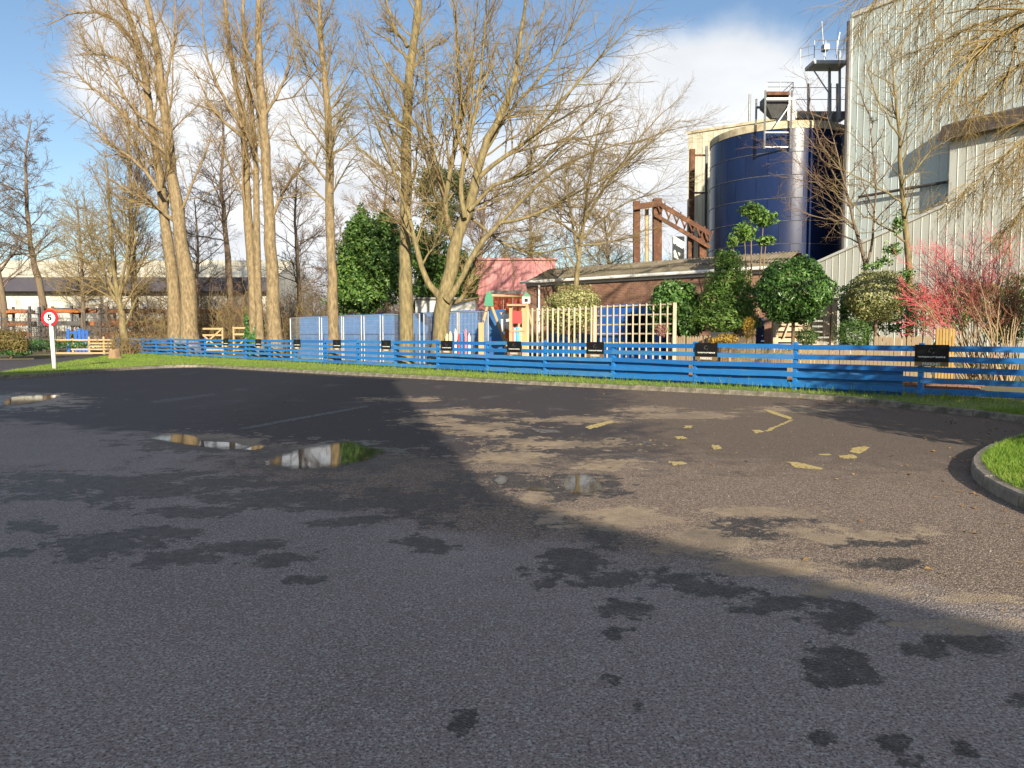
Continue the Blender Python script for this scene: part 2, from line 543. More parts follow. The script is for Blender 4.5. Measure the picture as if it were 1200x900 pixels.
# playground and garden soil behind the fence
play = mat('play_bark', (.16, .12, .075), (.11, .12, .05), .9, .95, .5, 22, dirt=((.20, .16, .11), 2.2, .7))
pg = [fpt(-9, .35), fpt(0, .35), fpt(30, .35), fpt(61, .35), Vector((-30, 74, 0)), Vector((20, 70, 0)), Vector((45, 50, 0)), Vector((40, 12, 0))]
tag(MB().add([(p.x, p.y, VERGE_Z + .006) for p in pg], [tuple(range(len(pg)))[::-1]]).build('garden_ground', play), kind='structure')

# kerbstones
conc = mat('kerb_concrete', (.28, .25, .205), (.17, .152, .125), 9, .9, .6, 60, dirt=((.05, .055, .028), 2.2, .9))
kerb = tag(empty('kerb', (0, 0, 0)), kind='structure')
for i in range(0, len(KL) - 2, 2):
    a, c, b = KL[i], KL[i + 1], KL[i + 2]
    mb = MB((a[0], a[1], 0))
    vs = []
    gap = .006
    h = .120 + .006 * rng0.normal()
    for j, (p, q) in enumerate(((a, kn[i]), (c, kn[i + 1]), (b, kn[i + 2]))):
        t = (b - a) / np.linalg.norm(b - a) * (gap if j == 0 else (-gap if j == 2 else 0))
        o = p + t; n_ = q
        for w, z in ((0, -.05), (.012, h - .02), (.03, h), (.125, h + .002), (.125, -.05)):
            vs.append((o[0] + n_[0] * w, o[1] + n_[1] * w, z))
    fs = []
    for j in range(2):
        for k in range(4):
            fs.append((j * 5 + k, j * 5 + 5 + k, j * 5 + 6 + k, j * 5 + 1 + k))
    fs += [(0, 1, 2, 3, 4), (14, 13, 12, 11, 10)]
    mb.add(vs, fs).build('kerbstone', conc, kerb, loc=(a[0], a[1], 0))
bpy.data.objects['kerb'].location = (0, 0, 0)

# ---------------------------------------------------------------- asphalt with damp patches, silt and wear
ys = [-9.0]
while ys[-1] < 62: ys.append(ys[-1] + max(.09, .016 * abs(ys[-1])))
ys = np.array(ys)
ss = np.linspace(-1, 1, 220)
xs_near = 8.0
Xg = np.empty((len(ys), len(ss)))
for j, y in enumerate(ys):
    half_l = -(6.5 + .80 * max(y, 0)); half_r = 5.6 + .38 * max(min(y, 14), 0)
    Xg[j] = np.where(ss < 0, -ss * half_l, ss * half_r)
Yg = np.repeat(ys[:, None], len(ss), 1)
# keep only car park + left road (clip far side behind verge: the verge sheet lies above it)
def field(lst, soft=1.0):
    f = np.full(Xg.shape, -1.0)
    for (u, v, ru, rv) in lst:
        c = G(u, v); e = G(u + ru, v); d1 = G(u, v - rv); d2 = G(u, v + rv)
        rx = abs(e.x - c.x); ry = .5 * abs(d1.y - d2.y)
        sl = .5 * (d1.x - d2.x) / max(ry, 1e-6)          # ellipses lie along the line of sight
        q = 1 - np.sqrt((((Xg - c.x) - sl * (Yg - c.y)) / rx) ** 2 + ((Yg - c.y) / ry) ** 2)
        f = np.maximum(f, q)
    return f
DARK = [(37, 617, 30, 9), (120, 640, 62, 16), (170, 622, 45, 9), (210, 655, 60, 10), (280, 640, 75, 8), (325, 656, 30, 10), (350, 679, 30, 6), (490, 634, 26, 6), (520, 645, 28, 5), (135, 595, 18, 4), (435, 607, 26, 5), (405, 612, 32, 5),
        (150, 568, 230, 16), (330, 582, 120, 16), (470, 590, 70, 18), (60, 575, 90, 10), (560, 575, 60, 18), (245, 600, 60, 6), (20, 648, 25, 5),
        (665, 662, 42, 20), (640, 682, 22, 7), (735, 711, 35, 11), (725, 676, 45, 12), (790, 680, 60, 14), (860, 694, 60, 10), (920, 706, 60, 11), (990, 726, 52, 18), (985, 782, 36, 24), (1080, 762, 30, 10), (1150, 755, 45, 12), (1100, 748, 25, 6),
        (725, 742, 18, 7), (755, 768, 22, 6), (715, 797, 14, 7), (755, 830, 12, 9), (970, 860, 20, 6), (1045, 865, 17, 6), (1065, 893, 25, 9), (1135, 877, 25, 9), (1190, 825, 16, 13), (697, 630, 26, 18), (645, 607, 24, 14), (840, 645, 22, 10), (870, 625, 50, 8), (1010, 632, 60, 9), (1030, 660, 70, 6),
        (540, 850, 18, 12), (880, 612, 60, 7), (385, 533, 100, 17), (665, 570, 70, 16), (585, 563, 40, 12), (235, 518, 80, 12), (30, 469, 70, 9), (845, 621, 30, 9)]
SAND = [(625, 581, 19, 7), (735, 612, 95, 10), (830, 640, 60, 12), (905, 662, 85, 11), (1000, 690, 80, 9), (1130, 732, 90, 11), (800, 628, 50, 8), (555, 500, 60, 6), (500, 492, 40, 5), (640, 492, 55, 3), (570, 508, 36, 5), (650, 520, 90, 7), (600, 536, 60, 8), (760, 480, 40, 4), (690, 492, 50, 5), (540, 482, 60, 4), (475, 468, 50, 3), (790, 487, 60, 5),
        (950, 620, 50, 5), (975, 633, 30, 5), (1085, 621, 22, 5), (1000, 628, 60, 5), (880, 600, 80, 6), (1140, 700, 40, 6), (715, 545, 50, 7), (830, 486, 45, 4), (700, 600, 70, 8), (940, 480, 60, 4)]
wet = field(DARK)
sand = field(SAND)
# broad damp zone in the far left half, silt-brown zone in the right half
damp = 1 / (1 + np.exp(-(Yg - 8.6 + .55 * Xg) / .8)) * (1 / (1 + np.exp((Xg - 1.0 - .1 * Yg) / 1.2)))
silt = (1 / (1 + np.exp(-(Xg + 4.5 - 0.55 * (12 - Yg) * .45) / 1.0))) * (1 / (1 + np.exp(-(Yg - 4.9 + .5 * (Xg - 1.5)) / .5)))
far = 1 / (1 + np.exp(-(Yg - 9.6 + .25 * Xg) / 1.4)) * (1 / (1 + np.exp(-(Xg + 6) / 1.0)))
nx, ny = Xg.shape[1], Xg.shape[0]
idx = np.arange(nx * ny).reshape(ny, nx)
quads = np.stack([idx[:-1, :-1], idx[:-1, 1:], idx[1:, 1:], idx[1:, :-1]], -1).reshape(-1, 4)
V = np.stack([Xg, Yg, np.zeros_like(Xg)], -1).reshape(-1, 3)

am = bpy.data.materials.new('asphalt'); am.use_nodes = True
t = am.node_tree
p = t.nodes['Principled BSDF']
def an(tp, **k):
    n = t.nodes.new(tp)
    for a, b in k.items(): setattr(n, a, b)
    return n
def amath(op, *xs):
    n = an('ShaderNodeMath', operation=op)
    for i, x in enumerate(xs):
        if isinstance(x, (int, float)): n.inputs[i].default_value = x
        else: t.links.new(x, n.inputs[i])
    return n.outputs[0]
def amap(x, a, b, c=0., d=1., smooth=True):
    n = an('ShaderNodeMapRange', interpolation_type='SMOOTHSTEP' if smooth else 'LINEAR')
    for k, q in zip(('From Min', 'From Max', 'To Min', 'To Max'), (a, b, c, d)): n.inputs[k].default_value = q
    t.links.new(x, n.inputs['Value']); return n.outputs[0]
def amix(f, a, b):
    n = an('ShaderNodeMix', data_type='RGBA')
    if isinstance(f, (int, float)): n.inputs['Factor'].default_value = f
    else: t.links.new(f, n.inputs['Factor'])
    for k, q in (('A', a), ('B', b)):
        if isinstance(q, tuple): n.inputs[k].default_value = (*q, 1)
        else: t.links.new(q, n.inputs[k])
    return n.outputs['Result']
co = an('ShaderNodeTexCoord')
def anoise(scale, detail=5, rough=.55, dist=0., stretch=None):
    n = an('ShaderNodeTexNoise'); n.inputs['Scale'].default_value = scale; n.inputs['Detail'].default_value = detail
    n.inputs['Roughness'].default_value = rough; n.inputs['Distortion'].default_value = dist
    if stretch:
        mp = an('ShaderNodeMapping'); mp.inputs['Scale'].default_value = stretch
        t.links.new(co.outputs['Object'], mp.inputs[0]); t.links.new(mp.outputs[0], n.inputs['Vector'])
    else: t.links.new(co.outputs['Object'], n.inputs['Vector'])
    return n.outputs['Fac']
def aattr(nm):
    n = an('ShaderNodeAttribute'); n.attribute_name = nm; return n.outputs['Fac']
big = anoise(.35, 6); mid = anoise(2.2, 7, .62, .3); fin = anoise(9, 6, .65)
edge_n = amath('ADD', amath('MULTIPLY', amath('SUBTRACT', mid, .5), 4.2), amath('MULTIPLY', amath('SUBTRACT', fin, .5), 2.6))
edge_n = amath('ADD', edge_n, amath('MULTIPLY', amath('SUBTRACT', anoise(28, 4, .6), .5), 1.0))
wetm = amap(amath('ADD', aattr('wet'), edge_n), -.06, .20)
rnd_wet = amap(amath('ADD', mid, amath('MULTIPLY', amath('SUBTRACT', fin, .5), .4)), .70, .75)
wetm = amath('MAXIMUM', wetm, amath('MULTIPLY', rnd_wet, .75))
sandm = amap(amath('ADD', aattr('sand'), amath('MULTIPLY', edge_n, 1.0)), -.05, .35)
dampm = amap(amath('ADD', aattr('damp'), amath('MULTIPLY', amath('SUBTRACT', mid, .5), 1.0)), .35, .7)
siltm = amap(amath('ADD', aattr('silt'), amath('MULTIPLY', amath('SUBTRACT', mid, .5), .8)), .3, .75)
vor = an('ShaderNodeTexVoronoi', feature='F1'); vor.inputs['Scale'].default_value = 95
t.links.new(co.outputs['Object'], vor.inputs['Vector'])
sepc = an('ShaderNodeSeparateColor'); t.links.new(vor.outputs['Color'], sepc.inputs[0])
speck = sepc.outputs[0]
vor2 = an('ShaderNodeTexVoronoi', feature='F1'); vor2.inputs['Scale'].default_value = 42
t.links.new(co.outputs['Object'], vor2.inputs['Vector'])
sepc2 = an('ShaderNodeSeparateColor'); t.links.new(vor2.outputs['Color'], sepc2.inputs[0])
dry = amix(amap(big, .3, .7), (.232, .192, .180), (.315, .262, .244))
dry = amix(amap(mid, .3, .75), dry, (.258, .213, .198))
dry = amix(amath('MULTIPLY', amap(anoise(.55, 4, .6, .8), .45, .62), .35), dry, (.19, .157, .147))
dry = amix(amath('MULTIPLY', amap(speck, .5, 1.0, 0, 1), .8), dry, (.46, .43, .41))
grain = anoise(70, 3, .7)
dry = amix(amath('MULTIPLY', amap(grain, .38, .50, 1, 0), .85), dry, (.055, .05, .05))
dry = amix(amath('MULTIPLY', amap(anoise(22, 4, .7), .34, .46, 1, 0), .35), dry, (.09, .087, .093))
col = amix(amath('MULTIPLY', siltm, .8), dry, amix(amath('MULTIPLY', amap(speck, .35, 1.), .9), amix(amap(grain, .3, .65), (.040, .027, .019), (.135, .096, .070)), (.36, .275, .205)))
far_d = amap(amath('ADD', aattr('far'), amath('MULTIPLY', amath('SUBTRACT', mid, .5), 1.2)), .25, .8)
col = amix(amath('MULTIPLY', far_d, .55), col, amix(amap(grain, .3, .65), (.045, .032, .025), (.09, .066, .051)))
col = amix(amath('MULTIPLY', dampm, .84), col, (.037, .035, .042))
# pale dried film on the smooth parts of the damp zone
film = amath('MULTIPLY', amap(anoise(.8, 6, .6, .6, (1, .45, 1)), .56, .70), dampm)
col = amix(amath('MULTIPLY', film, .42), col, (.15, .14, .15))
col = amix(amath('MULTIPLY', wetm, amap(fin, .3, .7, .72, .95)), col, amix(amap(speck, .5, 1), (.020, .018, .019), (.075, .07, .07)))
col = amix(amath('MULTIPLY', sandm, amap(anoise(1.3, 5, .6), .35, .65, .45, .95)), col, amix(amap(fin, .3, .7), (.25, .19, .13), (.36, .285, .20)))
t.links.new(col, p.inputs['Base Color'])
rgh = amath('SUBTRACT', .92, amath('MULTIPLY', wetm, .38))
rgh = amath('SUBTRACT', rgh, amath('MULTIPLY', amath('MULTIPLY', dampm, amath('SUBTRACT', 1., sandm)), .22))
t.links.new(rgh, p.inputs['Roughness'])
t.links.new(amath('SUBTRACT', .34, amath('MULTIPLY', dampm, .16)), p.inputs['Specular IOR Level'])
hgt = amath('ADD', amath('MULTIPLY', vor.outputs['Distance'], -.9), amath('ADD', amath('MULTIPLY', grain, .5), amath('MULTIPLY', fin, .5)))
bp = an('ShaderNodeBump'); bp.inputs['Distance'].default_value = .010
t.links.new(hgt, bp.inputs['Height'])
bst = amath('SUBTRACT', .85, amath('MULTIPLY', dampm, .5))
bst = amath('SUBTRACT', bst, amath('MULTIPLY', sandm, .15))
t.links.new(bst, bp.inputs['Strength'])
t.links.new(bp.outputs[0], p.inputs['Normal'])
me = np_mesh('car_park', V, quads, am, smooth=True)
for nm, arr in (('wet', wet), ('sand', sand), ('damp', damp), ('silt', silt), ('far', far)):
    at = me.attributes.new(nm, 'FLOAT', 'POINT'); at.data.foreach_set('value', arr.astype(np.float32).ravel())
tag(link('car_park', me), kind='structure')

# ---------------------------------------------------------------- puddles: still water lying 4 mm above the asphalt
wm = bpy.data.materials.new('puddle_water'); wm.use_nodes = True
q = wm.node_tree.nodes['Principled BSDF']
q.inputs['Base Color'].default_value = (.045, .038, .030, 1); q.inputs['Roughness'].default_value = .04; q.inputs['Specular IOR Level'].default_value = .5; q.inputs['IOR'].default_value = 1.33
_n = wm.node_tree.nodes.new('ShaderNodeTexNoise'); _n.inputs['Scale'].default_value = 2.0
_b = wm.node_tree.nodes.new('ShaderNodeBump'); _b.inputs['Strength'].default_value = .05; _b.inputs['Distance'].default_value = .01
wm.node_tree.links.new(_n.outputs['Fac'], _b.inputs['Height']); wm.node_tree.links.new(_b.outputs[0], q.inputs['Normal'])
_t = wm.node_tree
_at = _t.nodes.new('ShaderNodeAttribute'); _at.attribute_name = 'depth'
_n2 = _t.nodes.new('ShaderNodeTexNoise'); _n2.inputs['Scale'].default_value = 7; _n2.inputs['Detail'].default_value = 6
_ad = _t.nodes.new('ShaderNodeMath'); _ad.operation = 'ADD'; _t.links.new(_at.outputs['Fac'], _ad.inputs[0]); _t.links.new(_n2.outputs['Fac'], _ad.inputs[1])
_mr = _t.nodes.new('ShaderNodeMapRange'); _mr.inputs['From Min'].default_value = .45; _mr.inputs['From Max'].default_value = 1.15; _mr.inputs['To Max'].default_value = .93; _t.links.new(_ad.outputs[0], _mr.inputs['Value'])
_tr = _t.nodes.new('ShaderNodeBsdfTransparent'); _ms = _t.nodes.new('ShaderNodeMixShader')
_t.links.new(_mr.outputs[0], _ms.inputs[0]); _t.links.new(_tr.outputs[0], _ms.inputs[1]); _t.links.new(q.outputs[0], _ms.inputs[2])
_t.links.new(_ms.outputs[0], _t.nodes['Material Output'].inputs[0])
def puddle(outline, seed, wob=.018):
    r_ = np.random.default_rng(seed)
    pts = [G(u, v) for u, v in outline]
    c = sum(pts, Vector()) / len(pts)
    q_ = resample(pts + [pts[0]], len(pts) * 7)[:-1]
    vs = []
    for k_, x in enumerate(q_):
        d = Vector(x) - c
        f = 1 + wob * (math.sin(k_ * 1.7 + seed) + .7 * r_.normal())
        vs.append((c.x + d.x * f, c.y + d.y * f, .004))
    n_ = len(vs); ring = [(c.x + (x - c.x) * .62, c.y + (y - c.y) * .62, z) for x, y, z in vs]
    mb = MB((c.x, c.y, 0)); mb.add([(c.x, c.y, .004)] + ring + vs, [(0, i + 1, (i + 1) % n_ + 1) for i in range(n_)] + [(i + 1, n_ + i + 1, n_ + (i + 1) % n_ + 1, (i + 1) % n_ + 1) for i in range(n_)])
    o_ = mb.build('puddle', wm)
    at = o_.data.attributes.new('depth', 'FLOAT', 'POINT'); at.data.foreach_set('value', [1.0] + [.85] * n_ + [0.0] * n_)
    tag(o_, kind='structure')
puddle([(306, 542), (340, 529), (380, 521), (410, 517), (432, 522), (455, 527), (446, 535), (415, 545), (370, 550), (322, 548)], 3)
puddle([(0, 472), (15, 465), (48, 463), (72, 463), (60, 468), (40, 473), (10, 476)], 5)
puddle([(172, 514), (195, 508), (225, 510), (240, 517), (275, 519), (292, 524), (262, 527), (215, 521)], 7)
puddle([(652, 570), (660, 561), (674, 556), (692, 557), (708, 566), (708, 574), (692, 580), (668, 579)], 9, .02)
puddle([(606, 571), (625, 571), (648, 573), (646, 576), (622, 575)], 10, .02)
puddle([(577, 563), (590, 557), (596, 563), (586, 569)], 12)
puddle([(285, 527), (300, 522), (312, 523), (300, 528)], 15)

# ---------------------------------------------------------------- worn paint
yel = mat('worn_yellow_paint', (.52, .40, .14), (.40, .32, .15), 14, .8, .3, 80)
whi = mat('worn_white_paint', (.17, .165, .165), (.08, .077, .077), 11, .85, .3, 80)
for m_ in (yel, whi):
    t_ = m_.node_tree; n_ = t_.nodes.new('ShaderNodeTexNoise'); n_.inputs['Scale'].default_value = 16; n_.inputs['Detail'].default_value = 6; n_.inputs['Roughness'].default_value = .7
    c_ = t_.nodes.new('ShaderNodeTexCoord'); t_.links.new(c_.outputs['Object'], n_.inputs['Vector'])
    r_ = t_.nodes.new('ShaderNodeMapRange'); r_.inputs['From Min'].default_value = .34; r_.inputs['From Max'].default_value = .48; t_.links.new(n_.outputs['Fac'], r_.inputs['Value'])
    tr_ = t_.nodes.new('ShaderNodeBsdfTransparent'); ms_ = t_.nodes.new('ShaderNodeMixShader')
    t_.links.new(r_.outputs[0], ms_.inputs[0]); t_.links.new(tr_.outputs[0], ms_.inputs[1]); t_.links.new(t_.nodes['Principled BSDF'].outputs[0], ms_.inputs[2]); t_.links.new(ms_.outputs[0], t_.nodes['Material Output'].inputs[0])
def paint(outline, m_, seed, name='worn_marking'):
    r_ = np.random.default_rng(seed)
    pts = [G(u, v) for u, v in outline]
    c = sum(pts, Vector()) / len(pts)
    vs = []
    N = len(pts)
    for i in range(N):
        a, b = pts[i], pts[(i + 1) % N]
        k_ = max(2, int((b - a).length / .06))
        for j in range(k_):
            pp = a.lerp(b, j / k_)
            vs.append((pp.x + r_.normal() * .012, pp.y + r_.normal() * .02, .004))
    MBo = MB((c.x, c.y, 0)); bm_ = bmesh.new()
    lp = [bm_.verts.new((x - c.x, y - c.y, z)) for x, y, z in vs]
    es = [bm_.edges.new((lp[i], lp[(i + 1) % len(lp)])) for i in range(len(lp))]
    bmesh.ops.triangle_fill(bm_, edges=es, normal=(0, 0, 1))
    for f in bm_.faces:
        if f.normal.z < 0: f.normal_flip()
    me_ = bpy.data.meshes.new(name); bm_.to_mesh(me_); bm_.free(); me_.materials.append(m_)
    tag(link(name, me_, loc=(c.x, c.y, 0)), kind='structure')
PAINT = [([(685, 501), (690, 499), (716, 493), (719, 495), (692, 503)], yel), ([(784, 541), (800, 541), (806, 544), (790, 546)], yel), ([(833, 521), (842, 522), (846, 526), (836, 527)], yel),
         ([(893, 479), (900, 480), (930, 490), (926, 492), (905, 485)], yel), ([(882, 504), (892, 504), (897, 507), (884, 508)], yel), ([(922, 541), (934, 542), (966, 549), (962, 551), (932, 548)], yel),
         ([(998, 526), (1012, 523), (1020, 525), (1006, 532), (996, 530)], yel), ([(982, 534), (1000, 533), (1006, 537), (990, 538)], yel), ([(960, 532), (974, 532), (975, 534), (961, 534)], yel), ([(802, 499), (812, 499), (810, 502), (802, 502)], yel),
         ([(752, 517), (762, 517), (765, 519), (754, 520)], whi), ([(625, 502), (632, 503), (650, 504), (660, 507), (648, 507), (634, 508), (626, 505)], whi), ([(896, 505), (926, 492), (930, 492), (900, 506)], yel),
         ([(278, 503), (285, 501), (430, 475), (432, 477), (290, 503)], whi), ([(175, 470), (250, 461), (256, 463), (182, 473)], whi), ([(20, 441), (45, 439), (62, 437), (60, 441), (30, 443)], yel), ([(790, 512), (800, 511), (806, 514), (796, 515)], yel)]
for i, (o_, m_) in enumerate(PAINT): paint(o_, m_, i)

# ---------------------------------------------------------------- grass blades
gr_m = leaf_mat('grass_blades', (.12, .24, .025), (.27, .33, .06), .6, .25, .3)
def in_poly(px, py, poly):
    ins = np.zeros(len(px), bool); n = len(poly)
    for i in range(n):
        x1, y1 = poly[i]; x2, y2 = poly[(i + 1) % n]
        c = ((y1 > py) != (y2 > py)) & (px < (x2 - x1) * (py - y1) / (y2 - y1 + 1e-12) + x1)
        ins ^= c
    return ins
def blades(name, px, py, h, wd, seed):
    r_ = np.random.default_rng(seed)
    n = len(px)
    a = r_.random(n) * 2 * PI; lean = r_.normal(size=(n, 2)) * .45 * h[:, None]
    b = np.stack([px, py, np.full(n, VERGE_Z - .01)], 1)
    sx = np.stack([np.cos(a), np.sin(a), np.zeros(n)], 1) * wd[:, None]
    mid_ = b + np.concatenate([lean * .35, (h * .6)[:, None]], 1)
    tip = b + np.concatenate([lean, h[:, None]], 1)
    V = np.stack([b - sx, b + sx, mid_ + sx * .7, mid_ - sx * .7, tip], 1).reshape(-1, 3)
    i = np.arange(n)[:, None] * 5
    Fq = np.concatenate([i + np.array([[0, 1, 2]]), i + np.array([[0, 2, 3]]), i + np.array([[3, 2, 4]])], 1).reshape(-1, 3)
    var = np.repeat(np.clip(r_.random(n) ** 1.5 + .3 * np.sin(px * 1.3) * np.sin(py * 1.1 + 1), 0, 1), 3)
    tag(link(name, np_mesh(name, V, Fq, gr_m, var)), kind='stuff')
ip = [tuple(x) for x in inner]
strip = ip + [(4.6 + 12, -1.5), (18, 12), tuple(fpt(-9, .5)[:2]), tuple(fpt(0, .5)[:2]), tuple(fpt(61, .5)[:2]), (-32.6, 62), (-29, 55), (-25.2, 44)]
strip_a = np.array(strip)
def scatter(n, x0, x1, y0, y1, seed):
    r_ = np.random.default_rng(seed)
    px = x0 + (x1 - x0) * r_.random(n); py = y0 + (y1 - y0) * r_.random(n)
    k = in_poly(px, py, strip)
    return px[k], py[k], r_
px, py, r_ = scatter(520000, -34, 12, 12, 63, 1)
clump = .5 + .5 * np.sin(px * 2.1 + np.sin(py * 1.7)) * np.sin(py * 2.3 + np.sin(px * 1.3))
k = r_.random(len(px)) < np.clip(.35 + .65 * clump, 0, 1) * np.clip(1.25 - .012 * py, .3, 1)
px, py = px[k], py[k]
# taller and rougher by the fence
fd = (px - FA.x) * FB.x + (py - FA.y) * FB.y
hh = .045 + .06 * r_.random(len(px)) + .28 * np.exp(-((fd + .05) / .25) ** 2) * r_.random(len(px)) ** 1.5
blades('verge_grass', px, py, hh, np.full(len(px), .006), 2)
px, py, r_ = scatter(190000, 4.4, 12, 3, 14.5, 3)
k = (px < .75 * py + 1.0)
px, py = px[k], py[k]
blades('island_grass', px, py, .04 + .05 * r_.random(len(px)), np.full(len(px), .0035), 4)

# fallen leaves on the asphalt along the kerbs
lf_m = leaf_mat('fallen_leaves', (.20, .10, .03), (.35, .24, .09), .8, .2, .1)
r_ = np.random.default_rng(8)
kk = r_.integers(0, len(KL), 700)
off = -np.abs(r_.normal(size=700)) * .7
P2 = KL[kk] + kn[kk] * off[:, None] + r_.normal(size=(700, 2)) * .15
P3 = np.concatenate([P2, np.stack([r_.uniform(-6, 6, 120), r_.uniform(5, 20, 120)], 1)])
P3 = np.concatenate([P3, np.full((len(P3), 1), .012)], 1)
Nn = np.tile([0, 0, 1.], (len(P3), 1)) + .25 * r_.normal(size=P3.shape)
V, Fq = leaf_geo(r_, P3, Nn, np.full(len(P3), .05), .6)
tag(link('fallen_leaves', np_mesh('fallen_leaves', V, Fq, lf_m, np.repeat(r_.random(len(P3)), 2))), kind='stuff')

# loose grit on the asphalt
r_ = np.random.default_rng(18)
n = 1400
gy_ = 3.2 + 14 * r_.random(n) ** 1.6; gx_ = (r_.random(n) * 1.36 - .68) * gy_
gp = np.stack([gx_, gy_, np.full(n, .003)], 1); gs = (.003 + .006 * r_.random(n) ** 3)[:, None]
oct_ = np.array([[1, 0, 0], [0, 1, 0], [-1, 0, 0], [0, -1, 0], [0, 0, 1.]])
V = (gp[:, None] + oct_[None] * gs[:, None] * (.7 + .6 * r_.random((n, 5, 1)))).reshape(-1, 3)
i = np.arange(n)[:, None] * 5
Fq = np.concatenate([i + np.array([[a, (a + 1) % 4, 4]]) for a in range(4)], 1).reshape(-1, 3)
tag(link('grit', np_mesh('grit', V, Fq, mat('pale_grit', (.42, .40, .37), (.25, .23, .21), 30, .9))), kind='stuff')

# woodland floor beyond the road on the left
wf = [G(-160, 420), G(-20, 422), G(40, 421), G(75, 418.5), Vector((-37.5, 59.6, 0)), Vector((-33.6, 60.8, 0)), Vector((-32, 90, 0)), Vector((-120, 90, 0)), Vector((-120, 50, 0))]
mb = MB(); mb.prism([(p.x, p.y) for p in wf][::-1], -.02, .06)
tag(mb.build('woodland_floor', soil), kind='structure')

# ================================================================== BUILDING BEHIND THE CAMERA (its shadow lies over the car park)
brick = bpy.data.materials.new('red_brown_brick'); brick.use_nodes = True
def brick_mat(m_, c1, c2, mortar, sx=1.0):
    t = m_.node_tree; p = t.nodes['Principled BSDF']; p.inputs['Roughness'].default_value = .9
    co = t.nodes.new('ShaderNodeTexCoord'); mp = t.nodes.new('ShaderNodeMapping'); mp.inputs['Rotation'].default_value = (PI / 2, 0, 0)
    t.links.new(co.outputs['Object'], mp.inputs[0])
    b = t.nodes.new('ShaderNodeTexBrick')
    b.inputs['Color1'].default_value = (*c1, 1); b.inputs['Color2'].default_value = (*c2, 1); b.inputs['Mortar'].default_value = (*mortar, 1)
    b.inputs['Scale'].default_value = 1; b.inputs['Brick Width'].default_value = .225; b.inputs['Row Height'].default_value = .075; b.inputs['Mortar Size'].default_value = .009
    t.links.new(mp.outputs[0], b.inputs['Vector'])
    n = t.nodes.new('ShaderNodeTexNoise'); n.inputs['Scale'].default_value = .8; n.inputs['Detail'].default_value = 7
    t.links.new(co.outputs['Object'], n.inputs['Vector'])
    mx = t.nodes.new('ShaderNodeMix'); mx.data_type = 'RGBA'; mx.blend_type = 'MULTIPLY'
    r = t.nodes.new('ShaderNodeMapRange'); r.inputs['From Min'].default_value = .35; r.inputs['From Max'].default_value = .7; r.inputs['To Max'].default_value = .55
    t.links.new(n.outputs['Fac'], r.inputs['Value']); t.links.new(r.outputs[0], mx.inputs['Factor'])
    t.links.new(b.outputs['Color'], mx.inputs['A']); mx.inputs['B'].default_value = (.55, .5, .45, 1)
    t.links.new(mx.outputs['Result'], p.inputs['Base Color'])
    bp_ = t.nodes.new('ShaderNodeBump'); bp_.inputs['Strength'].default_value = .4; bp_.inputs['Distance'].default_value = .01; bp_.invert = True
    t.links.new(b.outputs['Fac'], bp_.inputs['Height']); t.links.new(bp_.outputs[0], p.inputs['Normal'])
brick_mat(brick, (.24, .115, .07), (.17, .085, .055), (.24, .21, .17))
slate = mat('dark_slate', (.06, .06, .065), (.09, .09, .09), 5, .7, .4, 30)
render_m = mat('pale_render', (.55, .53, .48), (.48, .46, .42), 1.5, .9, .2, 20)
hb = empty('gabled_building', (-5.2, -16, 0), 'tall pale gabled building standing behind the viewer', 'building')
y0, y1 = -10.0, -26.0
O = (-5.2, -16, 0)
mb = MB(O)
prof = [(-14.0, 0), (3.5, 0), (3.5, 11.95), (-5.2, 15.2), (-14.0, 11.95)]
vs = [(x, y0, z) for x, z in prof] + [(x, y1, z) for x, z in prof]
mb.add(vs, [(4, 3, 2, 1, 0), (5, 6, 7, 8, 9)] + [(i, (i + 1) % 5, 5 + (i + 1) % 5, 5 + i) for i in range(5)]).build('wall', render_m, hb)
mb = MB(O)
for sgn, ex in ((-1, -14.2), (1, 3.7)):
    e = Vector((ex, 0, 11.9)); r0_ = Vector((-5.2, 0, 15.25)); up_ = Vector((sgn * .35, 0, .93)) * .16
    vs = []
    for y in (y0 + .2, y1 - .2):
        for q_ in (e, r0_, r0_ + Vector((0, 0, .17)), e + up_): vs.append((q_.x, y, q_.z))
    mb.add(vs, BOXF)
mb.build('roof', slate, hb)
mb = MB(O)
prof = [(3.54, 0), (8.6, 0), (8.6, 3.1), (3.54, 5.72)]
vs = [(x, y0 - .02, z) for x, z in prof] + [(x, y1 + 6, z) for x, z in prof]
mb.add(vs, [(3, 2, 1, 0), (4, 5, 6, 7)] + [(i, (i + 1) % 4, 4 + (i + 1) % 4, 4 + i) for i in range(4)]).build('side_wing', render_m, hb)
for i in range(4):
    for z in (1.0, 4.2, 7.4):
        w_ = MB(O).box(-12 + i * 3.8, -10.6 + i * 3.8, y0 - .02, y0 + .05, z, z + 1.7).build('window', mat('window_frame_white', (.7, .7, .68), None, 3, .5), hb)
        MB(O).box(-11.9 + i * 3.8, -10.7 + i * 3.8, y0 + .052, y0 + .06, z + .1, z + 1.6).build('pane', mat('dark_pane', (.02, .022, .025), None, 3, .08), w_, loc=(0, 0, 0))

# ================================================================== BLUE FENCE
blue = mat('blue_fence_paint', (.010, .145, .43), (.016, .17, .48), 3, .55, .25, 40, spec=.4, stretch=(1, 1, 6), dirt=((.05, .12, .27), 5, .55))
fence = empty('blue_fence', fpt(0, 0, VERGE_Z), 'long low blue painted timber rail fence behind the grass verge', 'fence', rz=math.atan2(FD.y, FD.x))
